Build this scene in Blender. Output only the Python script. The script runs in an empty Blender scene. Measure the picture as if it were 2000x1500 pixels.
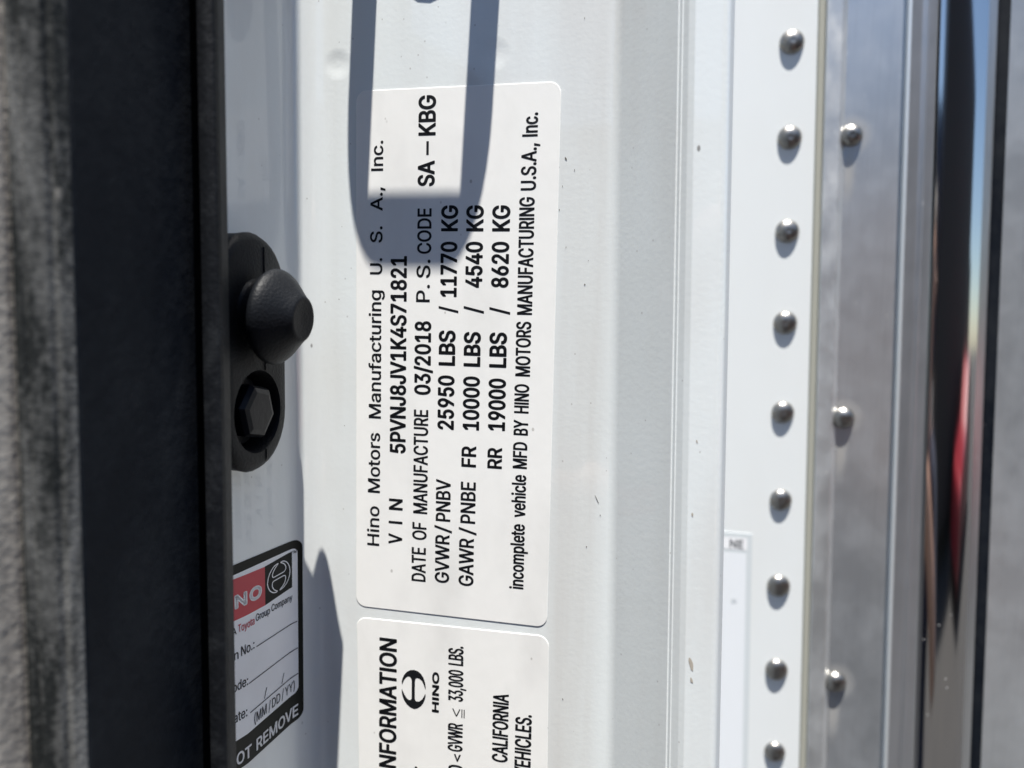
import bpy, bmesh, math, json, random
from mathutils import Vector, Matrix
random.seed(7)
SC = bpy.context.scene
COL = SC.collection
H0 = 1.6                                   # height of the camera above the ground, metres

# ---------------------------------------------------------------- camera
cam_d = bpy.data.cameras.new('camera')
cam = bpy.data.objects.new('camera', cam_d); COL.objects.link(cam); SC.camera = cam
cam_d.sensor_width = 36.0; cam_d.lens = 26.1
cam_d.clip_start = 0.005; cam_d.clip_end = 2000
cam_d.dof.use_dof = True; cam_d.dof.focus_distance = 0.178; cam_d.dof.aperture_fstop = 9.5
RM = Matrix(((0.99977922, -0.02101231, 0.0), (0.00205526, 0.09779051, -0.9952049), (0.02091155, 0.99498518, 0.0978121)))
cam.matrix_world = Matrix.Translation((0, 0, H0)) @ RM.to_4x4()

# ---------------------------------------------------------------- light
SUN = Vector((0.048, 1.014, -3.8)).normalized()          # direction the sunlight travels
W = bpy.data.worlds.new('World'); SC.world = W; W.use_nodes = True
wn = W.node_tree.nodes; wl = W.node_tree.links
sky = wn.new('ShaderNodeTexSky'); sky.sky_type = 'NISHITA'; sky.sun_disc = False
sky.ozone_density = 2.6; sky.dust_density = .4; sky.sun_elevation = math.asin(-SUN.z); sky.sun_rotation = math.atan2(-SUN.x, -SUN.y)
bg = wn['Background']; bg.inputs['Strength'].default_value = 0.072
wl.new(sky.outputs[0], bg.inputs['Color'])
sd = bpy.data.lights.new('sun', 'SUN'); sd.energy = 5.0; sd.angle = math.radians(0.53); sd.color = (1.0, 0.965, 0.91)
so = bpy.data.objects.new('sun', sd); COL.objects.link(so); so.rotation_euler = SUN.to_track_quat('-Z', 'Y').to_euler(); so.location = (0, 0, 5)
SC.view_settings.view_transform = 'Standard'; SC.view_settings.look = 'None'
SC.view_settings.exposure = 1.12; SC.view_settings.gamma = 1
SC.cycles.max_bounces = 10

# ---------------------------------------------------------------- node helpers
class Mat:
    def __init__(s, name, color=(.8, .8, .8), rough=.5, metal=0, coat=0, coat_rough=.1, spec=.5):
        s.m = bpy.data.materials.new(name); s.m.use_nodes = True
        s.t = s.m.node_tree; s.b = s.t.nodes['Principled BSDF']
        s.b.inputs['Base Color'].default_value = (*color, 1); s.b.inputs['Roughness'].default_value = rough
        s.b.inputs['Metallic'].default_value = metal; s.b.inputs['Coat Weight'].default_value = coat
        s.b.inputs['Coat Roughness'].default_value = coat_rough; s.b.inputs['Specular IOR Level'].default_value = spec
        s.co = s.t.nodes.new('ShaderNodeTexCoord').outputs['Object']
    def n(s, typ, **kw):
        nd = s.t.nodes.new(typ)
        for k, v in kw.items(): setattr(nd, k, v)
        return nd
    def link(s, a, b): s.t.links.new(a, b)
    def put(s, nd, **kw):
        for k, v in kw.items():
            i = nd.inputs[int(k[1:])] if k[0] == 'i' and k[1:].isdigit() else nd.inputs[k]
            if hasattr(v, 'is_output') or isinstance(v, bpy.types.NodeSocket): s.link(v, i)
            else: i.default_value = v
        return nd
    def vmap(s, scale, rot=(0, 0, 0)):
        return s.put(s.n('ShaderNodeMapping'), Vector=s.co, Scale=scale, Rotation=rot).outputs[0]
    def noise(s, scale, mscale=(1, 1, 1), detail=3, rough=.5, dist=0, rot=(0, 0, 0)):
        return s.put(s.n('ShaderNodeTexNoise'), Vector=s.vmap(mscale, rot), Scale=scale, Detail=detail, Roughness=rough, Distortion=dist).outputs[0]
    def ramp(s, v, stops):
        r = s.n('ShaderNodeValToRGB'); el = r.color_ramp.elements
        while len(el) < len(stops): el.new(.5)
        for e, (p, c) in zip(el, stops):
            e.position = p; e.color = (c, c, c, 1) if isinstance(c, (int, float)) else (*c, 1)
        s.link(v, r.inputs[0]); return r.outputs[0]
    def mix(s, f, a, b, mode='MIX'):
        m = s.n('ShaderNodeMix', data_type='RGBA', blend_type=mode)
        for i, v in ((0, f), (6, a), (7, b)):
            if isinstance(v, bpy.types.NodeSocket): s.link(v, m.inputs[i])
            else: m.inputs[i].default_value = v if i == 0 else (*v, 1)
        return m.outputs[2]
    def math(s, op, a, b=0.0, c=0.0):
        m = s.n('ShaderNodeMath', operation=op)
        for i, v in enumerate((a, b, c)):
            if isinstance(v, bpy.types.NodeSocket): s.link(v, m.inputs[i])
            else: m.inputs[i].default_value = v
        return m.outputs[0]
    def color(s, v): s.link(v, s.b.inputs['Base Color'])
    def rough(s, v): s.link(v, s.b.inputs['Roughness'])
    def bump(s, h, dist, strength=1.0, coat=False):
        b = s.put(s.n('ShaderNodeBump'), Height=h, Distance=dist, Strength=strength)
        s.link(b.outputs[0], s.b.inputs['Normal'])
        if coat: s.link(b.outputs[0], s.b.inputs['Coat Normal'])
        return b
    def radial(s, p, r0, r1):
        """1 inside r0 falling to 0 at r1 around the local point p"""
        d = s.put(s.n('ShaderNodeVectorMath', operation='DISTANCE'), i0=s.co, i1=p).outputs['Value']
        return s.put(s.n('ShaderNodeMapRange', interpolation_type='SMOOTHSTEP'), Value=d, i1=r0, i2=r1, i3=1.0, i4=0.0).outputs[0]

LDX, LDY = .97595, -.21799      # direction of the labelled face, along which far edges splay slightly
# ---------------------------------------------------------------- object helpers
def mesh_obj(name, verts, faces, mat, parent=None, smooth=None, kind=None, loc=None):
    me = bpy.data.meshes.new(name); me.from_pydata([tuple(v) for v in verts], [], faces); me.validate(); me.update()
    bm = bmesh.new(); bm.from_mesh(me); bmesh.ops.recalc_face_normals(bm, faces=bm.faces) if kind != 'open' else None; bm.to_mesh(me); bm.free()
    if smooth is not None:
        me.shade_smooth(); me.set_sharp_from_angle(angle=math.radians(smooth))
    me.materials.append(mat.m if isinstance(mat, Mat) else mat)
    o = bpy.data.objects.new(name, me); COL.objects.link(o)
    if parent: o.parent = parent
    return o
def thing(name, label, cat, loc=(0, 0, H0), group=None):
    o = bpy.data.objects.new(name, None); COL.objects.link(o); o.location = loc; o.empty_display_size = .01
    o['label'] = label; o['category'] = cat
    if group: o['group'] = group
    return o
def rounded(pts, n=7):
    """pts = [(x, y, radius)] -> polyline with rounded corners"""
    out = []
    for i, (x, y, r) in enumerate(pts):
        if r <= 0 or i in (0, len(pts) - 1): out.append((x, y)); continue
        p = Vector((x, y)); a = Vector(pts[i - 1][:2]) - p; b = Vector(pts[i + 1][:2]) - p
        la, lb = a.length, b.length; a /= la; b /= lb
        ang = a.angle(b)
        if ang > 3.12: out.append((x, y)); continue
        t = min(r / math.tan(ang / 2), la * .49, lb * .49)
        A = p + a * t; B = p + b * t; x_ = min(t * .12, .0002)
        out.append(tuple(A + a * x_))
        for k in range(n + 1):
            u = k / n; q = A * (1 - u) ** 2 + p * 2 * u * (1 - u) + B * u * u
            out.append((q.x, q.y))
        out.append(tuple(B + b * x_))
    return out
def extrude(name, prof, zs, mat, parent, lean=None, smooth=35, thick=0.0):
    """vertical strip through the plan-view polyline prof; lean(x, y) is the sideways drift per metre of height"""
    V = []; F = []; n = len(prof)
    back = []
    if thick:
        for i, (x, y) in enumerate(prof):
            a = Vector(prof[max(i - 1, 0)]); b = Vector(prof[min(i + 1, n - 1)]); d = (b - a).normalized()
            back.append((x - d.y * thick, y + d.x * thick))
    ring = list(prof) + back[::-1]; m = len(ring)
    for z in zs:
        for (x, y) in ring:
            l = lean(x, y) if callable(lean) else (lean or 0)
            V.append((x - l * z * LDX, y - l * z * LDY, z))
    for k in range(len(zs) - 1):
        for i in range(m if thick else m - 1):
            j = (i + 1) % m
            F.append((k * m + i, k * m + j, (k + 1) * m + j, (k + 1) * m + i))
    if thick:
        for k, flip in ((0, True), (len(zs) - 1, False)):
            for i in range(n - 1):
                F.append((k * m + i, k * m + i + 1, k * m + m - 2 - i, k * m + m - 1 - i))
    return mesh_obj(name, V, F, mat, parent, smooth)
def frame(o3, u, v, n):
    """local (u, v, n) -> Matrix"""
    return Matrix(((u.x, v.x, n.x, o3.x), (u.y, v.y, n.y, o3.y), (u.z, v.z, n.z, o3.z), (0, 0, 0, 1)))

# ---------------------------------------------------------------- the pillar's plan geometry (relative to the camera post, metres)
C = Vector((-.0527, .1897))
SD = Vector((math.sin(math.radians(27.3)), math.cos(math.radians(27.3))))     # along the shaded side face, going in
LD = Vector((.976, -.218)).normalized()                                        # along the labelled face, to the right
NS = Vector((SD.y, -SD.x)); NL = Vector((LD.y, -LD.x))
FR = .010; TURN = SD.angle(LD); FT = FR * math.tan(TURN / 2)
ARC = FR * TURN
FC = C - SD * FT + NS * FR
def path(s):
    """arc position s (metres, equal to the distance from the corner on the labelled face) -> point, normal"""
    if s >= FT: return C + LD * s, NL
    e = FT - s
    if e <= ARC:
        th = (ARC - e) / FR; c, q = math.cos(-th), math.sin(-th)
        v = Vector((c * -NS.x - q * -NS.y, q * -NS.x + c * -NS.y))
        return FC + v * FR, -v
    return C - SD * (FT + e - ARC), NS
def on_wall(s, z, off):
    p, n = path(s); p = p + n * off
    return (p.x, p.y, z)

# ---------------------------------------------------------------- materials
def rgb(r, g, b): return tuple(((c / 255) / 12.92 if c <= 10 else ((c / 255 + .055) / 1.055) ** 2.4) for c in (r, g, b))
paint = Mat('white_paint', (.76, .785, .78), .38, coat=1.0, coat_rough=.022)
streak = paint.noise(70, (1, 1, .06), 5, .6)
patch = paint.noise(28, (1, 1, .35), 4, .55)
fine = paint.noise(900, (1, 1, 1), 2, .5)
c1 = paint.mix(paint.ramp(streak, [(.48, 0.0), (.75, .6)]), (.765, .805, .80), (.69, .71, .695))
c1 = paint.mix(paint.math('MULTIPLY', paint.ramp(patch, [(.5, 0.0), (.75, 1.0)]), .55), c1, (.62, .61, .58))
sx = paint.n('ShaderNodeSeparateXYZ'); paint.link(paint.co, sx.inputs[0])
dirtband = paint.math('MULTIPLY', paint.ramp(sx.outputs[0], [(.004, 0.0), (.011, 1.0), (.020, .8), (.0225, 0.0)]), paint.ramp(streak, [(.30, .25), (.62, .85)]))
c1 = paint.mix(dirtband, c1, (.60, .59, .56))
speck = paint.put(paint.n('ShaderNodeTexVoronoi'), Vector=paint.vmap((1, 1, .55), (0, .5, 0)), Scale=95.0, Randomness=1.0)
sp = paint.ramp(speck.outputs['Distance'], [(.030, 1.0), (.045, 0.0)])
gate = paint.ramp(speck.outputs['Color'], [(.55, 0.0), (.56, 1.0)])
c1 = paint.mix(paint.math('MULTIPLY', paint.math('MULTIPLY', sp, gate), .75), c1, (.10, .09, .08))
speck2 = paint.put(paint.n('ShaderNodeTexVoronoi'), Vector=paint.vmap((1, 1, .8), (0, -.3, .2)), Scale=330.0, Randomness=1.0)
sp2 = paint.ramp(speck2.outputs['Distance'], [(.05, 1.0), (.08, 0.0)])
gate2 = paint.ramp(speck2.outputs['Color'], [(.62, 0.0), (.63, 1.0)])
c1 = paint.mix(paint.math('MULTIPLY', paint.math('MULTIPLY', sp2, gate2), .45), c1, (.30, .28, .26))
paint.color(c1)
paint.rough(paint.ramp(patch, [(.3, .32), (.7, .5)]))
def dimple(mat, s, z, rad):
    return mat.math('MULTIPLY', mat.radial(on_wall(s, z, 0), rad * .15, rad), -1.0)
hgt = paint.math('ADD', dimple(paint, .0088, .0590, .0040), paint.math('MULTIPLY', dimple(paint, .0481, .0594, .0042), .8))
hgt = paint.math('ADD', hgt, paint.math('MULTIPLY', paint.math('SUBTRACT', fine, .5), .12))
hgt = paint.math('ADD', hgt, paint.math('MULTIPLY', paint.noise(160, (1, 1, .5), 3), .10))
paint.bump(hgt, .00017, 1.0)

def vinyl(name, col):
    m = Mat(name, col, .42, coat=.25, coat_rough=.2)
    n1 = m.noise(60, (1, 1, .4), 4); n2 = m.noise(420, (1, 1, .6), 3)
    dirty = tuple(c * .86 for c in col)
    c = m.mix(m.ramp(n1, [(.5, 0.0), (.75, .8)]), col, dirty)
    v = m.put(m.n('ShaderNodeTexVoronoi'), Vector=m.vmap((1, 1, .7)), Scale=210.0)
    k = m.math('MULTIPLY', m.ramp(v.outputs['Distance'], [(.05, 1.0), (.08, 0.0)]), m.ramp(v.outputs['Color'], [(.6, 0.0), (.61, .6)]))
    m.color(m.mix(k, c, (.35, .33, .3)))
    m.bump(m.math('ADD', m.math('MULTIPLY', n1, 1.2), m.math('MULTIPLY', n2, .2)), .00016, .9)
    return m
label_white = vinyl('label_vinyl', (.865, .862, .83))
sticker_white = vinyl('sticker_vinyl', (.84, .85, .87))
ink = Mat('black_ink', (.007, .008, .010), .5, spec=.3)
sticker_black = Mat('sticker_black', (.006, .008, .007), .4, spec=.2)
sticker_red = Mat('sticker_red', (.50, .03, .05), .4, coat=.1)
print_white = Mat('print_white', (.84, .84, .85), .4)
print_red = Mat('print_red', (.55, .05, .07), .4)
edge_grey = Mat('label_edge', (.55, .55, .52), .5)

def rubber(name, base, dusty, dust_lo, dust_hi, scale, stretch, rough=.55, bump=.0003, amount=1.0):
    m = Mat(name, base, rough, spec=.16)
    d1 = m.noise(scale, (1, 1, stretch), 6, .62, .6); d2 = m.noise(scale * 7, (1, 1, .8), 3, .6)
    k = m.math('MULTIPLY', m.ramp(m.math('ADD', m.math('MULTIPLY', d1, .75), m.math('MULTIPLY', d2, .25)), [(dust_lo, 0.0), (dust_hi, 1.0)]), amount)
    c = m.mix(k, base, dusty)
    v = m.put(m.n('ShaderNodeTexVoronoi'), Vector=m.vmap((1, 1, .6), (.3, .2, 0)), Scale=120.0)
    s_ = m.math('MULTIPLY', m.ramp(v.outputs['Distance'], [(.04, 1.0), (.09, 0.0)]), m.ramp(v.outputs['Color'], [(.78, 0.0), (.80, 1.0)]))
    c = m.mix(m.math('MULTIPLY', s_, .6), c, (.25, .24, .22))
    m.color(c); m.rough(m.ramp(k, [(0, rough), (1, min(1, rough + .3))]))
    m.bump(m.math('ADD', d2, m.math('MULTIPLY', d1, .6)), bump, .8)
    return m
trim_black = rubber('trim_black', (.002, .004, .008), (.020, .023, .027), .42, .75, 60, .5, .62, .00015, .8)
strip_black = rubber('edge_strip_black', (.006, .007, .009), (.03, .033, .037), .5, .8, 110, .8, .55, .0002, .8)
ridge_rubber = rubber('dusty_ridge_rubber', (.018, .020, .020), (.30, .30, .29), .43, .80, 110, .16, .6, .0003)
felt = rubber('dusty_felt', (.045, .042, .038), (.62, .58, .52), .26, .78, 90, .2, .8, .0003)
bump_rubber = rubber('bumper_rubber', (.005, .006, .008), (.09, .082, .075), .72, .95, 170, .7, .5, .0003, .8)
pebble = bump_rubber.put(bump_rubber.n('ShaderNodeTexVoronoi', feature='SMOOTH_F1'), Vector=bump_rubber.co, Scale=1900.0).outputs['Distance']
bump_rubber.bump(pebble, .00009, .8)
bolt_black = Mat('bolt_black', (.003, .004, .007), .36, spec=.2)
bolt_black.bump(bolt_black.noise(500, (1, 1, 1), 3), .0002, .4)
steel = Mat('striker_steel', (.45, .45, .46), .35, metal=1)

box_white = Mat('box_white', (.74, .765, .765), .35, coat=.6, coat_rough=.12)
bn = box_white.noise(22, (1, 1, .3), 3)
box_white.color(box_white.mix(box_white.ramp(bn, [(.45, 0.0), (.8, .6)]), (.745, .77, .77), (.69, .70, .68)))
def alu(name, col, r0, r1, spots=1.0, mscale=(1, 1, 1), met=.76):
    m = Mat(name, col, r0, metal=1)
    n1 = m.noise(55, mscale, 6, .6, .3); n2 = m.noise(140, (1, 1, .7), 4, .6)
    ox = m.ramp(m.math('ADD', m.math('MULTIPLY', n1, .6), m.math('MULTIPLY', n2, .4)), [(.42, 0.0), (.62, spots)])
    fl = m.put(m.n('ShaderNodeTexVoronoi'), Vector=m.vmap((1, 1, .6), (.2, .3, .1)), Scale=150.0)
    fk = m.math('MULTIPLY', m.ramp(fl.outputs['Distance'], [(.03, 1.0), (.12, 0.0)]), m.ramp(fl.outputs['Color'], [(.70, 0.0), (.72, .5)]))
    ln = m.ramp(m.noise(30, (60, 60, .8), 2, .5), [(.55, 0.0), (.75, .35)])
    cc = m.mix(ln, m.mix(ox, col, tuple(min(1, c * 1.05 + .01) for c in col)), tuple(c * .8 for c in col))
    m.color(m.mix(fk, cc, (.78, .78, .76)))
    m.rough(m.ramp(ox, [(0, r0), (1, r1)]))
    m.link(m.math('SUBTRACT', met, m.math('MULTIPLY', ox, .06)), m.b.inputs['Metallic'])
    br = m.noise(30, (40, 40, 1.2), 3, .6)
    m.bump(m.math('ADD', n2, m.math('MULTIPLY', br, .5)), .0002, .12)
    return m
alu_plate = alu('aluminium_plate', (.54, .56, .58), .29, .32)
stc = None
for k in (0, 1, 2):
    z_ = .0654 - .1023 * k; q_ = Vector((.1029, .28)) + LD * (.0201 - .034 * z_)
    ring = alu_plate.math('SUBTRACT', alu_plate.radial((q_.x, q_.y, z_), .0048, .0085), 0.0)
    mp = alu_plate.put(alu_plate.n('ShaderNodeMapping'), Vector=alu_plate.co, Location=(-q_.x * 4, -q_.y * 4, -(z_ - .013) * .9), Scale=(4, 4, .9)).outputs[0]
    dd = alu_plate.put(alu_plate.n('ShaderNodeVectorMath', operation='LENGTH'), i0=mp).outputs['Value']
    drip = alu_plate.put(alu_plate.n('ShaderNodeMapRange', interpolation_type='SMOOTHSTEP'), Value=dd, i1=.002, i2=.014, i3=.55, i4=0.0).outputs[0]
    f_ = alu_plate.math('MAXIMUM', alu_plate.math('MULTIPLY', ring, .3), drip)
    stc = f_ if stc is None else alu_plate.math('MAXIMUM', stc, f_)
src = alu_plate.b.inputs['Base Color'].links[0].from_socket
alu_plate.color(alu_plate.mix(stc, src, (.50, .46, .39)))
ms = alu_plate.b.inputs['Metallic'].links[0].from_socket
alu_plate.link(alu_plate.math('SUBTRACT', ms, alu_plate.math('MULTIPLY', stc, .6)), alu_plate.b.inputs['Metallic'])
alu_side = alu('aluminium_side_sheet', (.64, .67, .69), .30, .33)
alu_strip = alu('aluminium_strip', (.60, .61, .61), .35, .55, mscale=(1, 1, .5))
alu_brushed = alu('aluminium_brushed', (.42, .43, .45), .3, .42, .5, (3, 3, .05))
alu_edge = Mat('aluminium_cut_edge', (.80, .83, .84), .35, metal=.6)
rivet_alu = Mat('rivet_aluminium', (.34, .325, .30), .31, metal=.97)
rivet_alu.bump(rivet_alu.noise(900, (1, 1, 1), 3), .0003, .4)
gasket = Mat('sealant', (.36, .355, .30), .6)
chrome = Mat('chrome', (.66, .65, .64), .09, metal=1)
cs = chrome.put(chrome.n('ShaderNodeTexVoronoi'), Vector=chrome.co, Scale=230.0)
csk = chrome.math('MULTIPLY', chrome.ramp(cs.outputs['Distance'], [(.04, 1.0), (.07, 0.0)]), chrome.ramp(cs.outputs['Color'], [(.72, 0.0), (.73, 1.0)]))
chrome.rough(chrome.ramp(csk, [(0, .09), (1, .8)]))
chrome.link(chrome.math('SUBTRACT', 1.0, csk), chrome.b.inputs['Metallic'])
asphalt = Mat('asphalt', (.10, .10, .10), .9)
an = asphalt.noise(3, (1, 1, 1), 6); an2 = asphalt.noise(300, (1, 1, 1), 2)
asphalt.color(asphalt.mix(an, (.025, .025, .027), (.05, .047, .043)))
asphalt.bump(an2, .005, .6)

# ---------------------------------------------------------------- ground
g = mesh_obj('ground', [(-300, -300, 0), (300, -300, 0), (300, 300, 0), (-300, 300, 0)], [(0, 1, 2, 3)], asphalt)
g['kind'] = 'structure'

# ---------------------------------------------------------------- cab pillar
pillar = thing('door_pillar', 'white painted truck door pillar carrying the printed labels', 'door pillar')
ZT, ZB = .40, -.40
prof = []
s = -.075
while s < FT - ARC - 1e-6: prof.append(tuple(path(s)[0])); s += .02
prof.append(tuple(path(FT - ARC - .0004)[0]))
for k in range(15): prof.append(tuple(path(FT - ARC + ARC * k / 14)[0]))
right = [(.0236, .1727, .004), (.0343, .1599, .0004), (.03452, .16012, .0002), (.0350, .1594, .0003), (.0352, .15955, .0002), (.0363, .1584, .0010),
         (.0375, .1577, .0007), (.0443, .1573, .0022), (.0462, .1601, .0006), (.0462, .27, 0)]
prof.append(tuple(path(FT + .0004)[0])); prof += rounded([(*path(.020)[0], 0)] + right, 6)
A0 = C + LD * .0300
def plean(x, y):
    t = (Vector((x, y)) - A0).dot(LD) / .046
    return .0245 * max(0, min(1, t)) + (.003 if x > .036 else 0)
extrude('pillar_panel', prof, [ZB + .8 * k / 24 for k in range(25)], paint, pillar, plean, 40)

# paint chips on the bright edge (thin flakes missing, primer showing)
chip_m = Mat('primer', (.42, .38, .32), .7)
grime_m = Mat('grime', (.10, .085, .065), .8)
def mark(s, z, w, h, ang=0):
    """small dark fleck of dirt lying on the labelled face"""
    P = []; ca, sa = math.cos(ang), math.sin(ang)
    for k in range(8):
        a = 2 * math.pi * k / 8; r = 1 + random.uniform(-.3, .3); u = math.cos(a) * w / 2 * r; v = math.sin(a) * h / 2 * r
        P.append(on_wall(s / 1000 + (u * ca - v * sa) / 1000, (z + u * sa + v * ca) / 1000, .00004))
    mesh_obj('dirt_mark', P, [tuple(range(8))], grime_m, pillar)
for m_ in ((65.6, 35.2, .35, 1.0, .5), (67.7, 32.6, .2, .5, .3), (64.4, 23.6, .2, .4, 0), (65.0, 29.0, .18, .3, 0), (12.2, 40.0, .08, .5, .3), (75.3, -44.2, .14, 2.2, .45), (76.2, -48.0, .2, .35, 0), (73.2, -56.0, .25, .3, 0),
           (69.0, 66.0, .12, .5, 0), (9.0, 2.0, .2, .25, 0), (10.5, -30.0, .25, .2, 0), (70.9, 6.5, .3, .35, 0), (66.2, 15.0, .15, .4, .1), (68.5, -95.0, .2, .5, .4), (64.9, -103, .25, .6, 0), (71.5, 12.0, .15, .3, 0), (9.8, 20.0, .15, .2, 0)): mark(*m_)
def chip(x, y, z, w, h, lean=.0275, tilt=.25, mat=None):
    P = []
    for k in range(9):
        a = 2 * math.pi * k / 9; r = 1 + random.uniform(-.25, .25)
        u = math.cos(a) * w / 2 * r; v = math.sin(a) * h / 2 * r
        w_ = u - v * tilt - lean * z; P.append((x + (u - v * tilt) - lean * z * LD.x, y - (u - v * tilt) * .0615 - lean * z * LD.y - .00006, z + v))
    o = mesh_obj('paint_chip', P, [tuple(range(9))], mat or chip_m, pillar)
    return o
chip(.0387, .15763, -.0765, .0009, .0030)
chip(.0389, .15761, -.0804, .0005, .0016)
chip(.0385, .15764, -.0430, .0004, .0009)
chip(.0392, .15760, -.0270, .0003, .0007)

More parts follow.
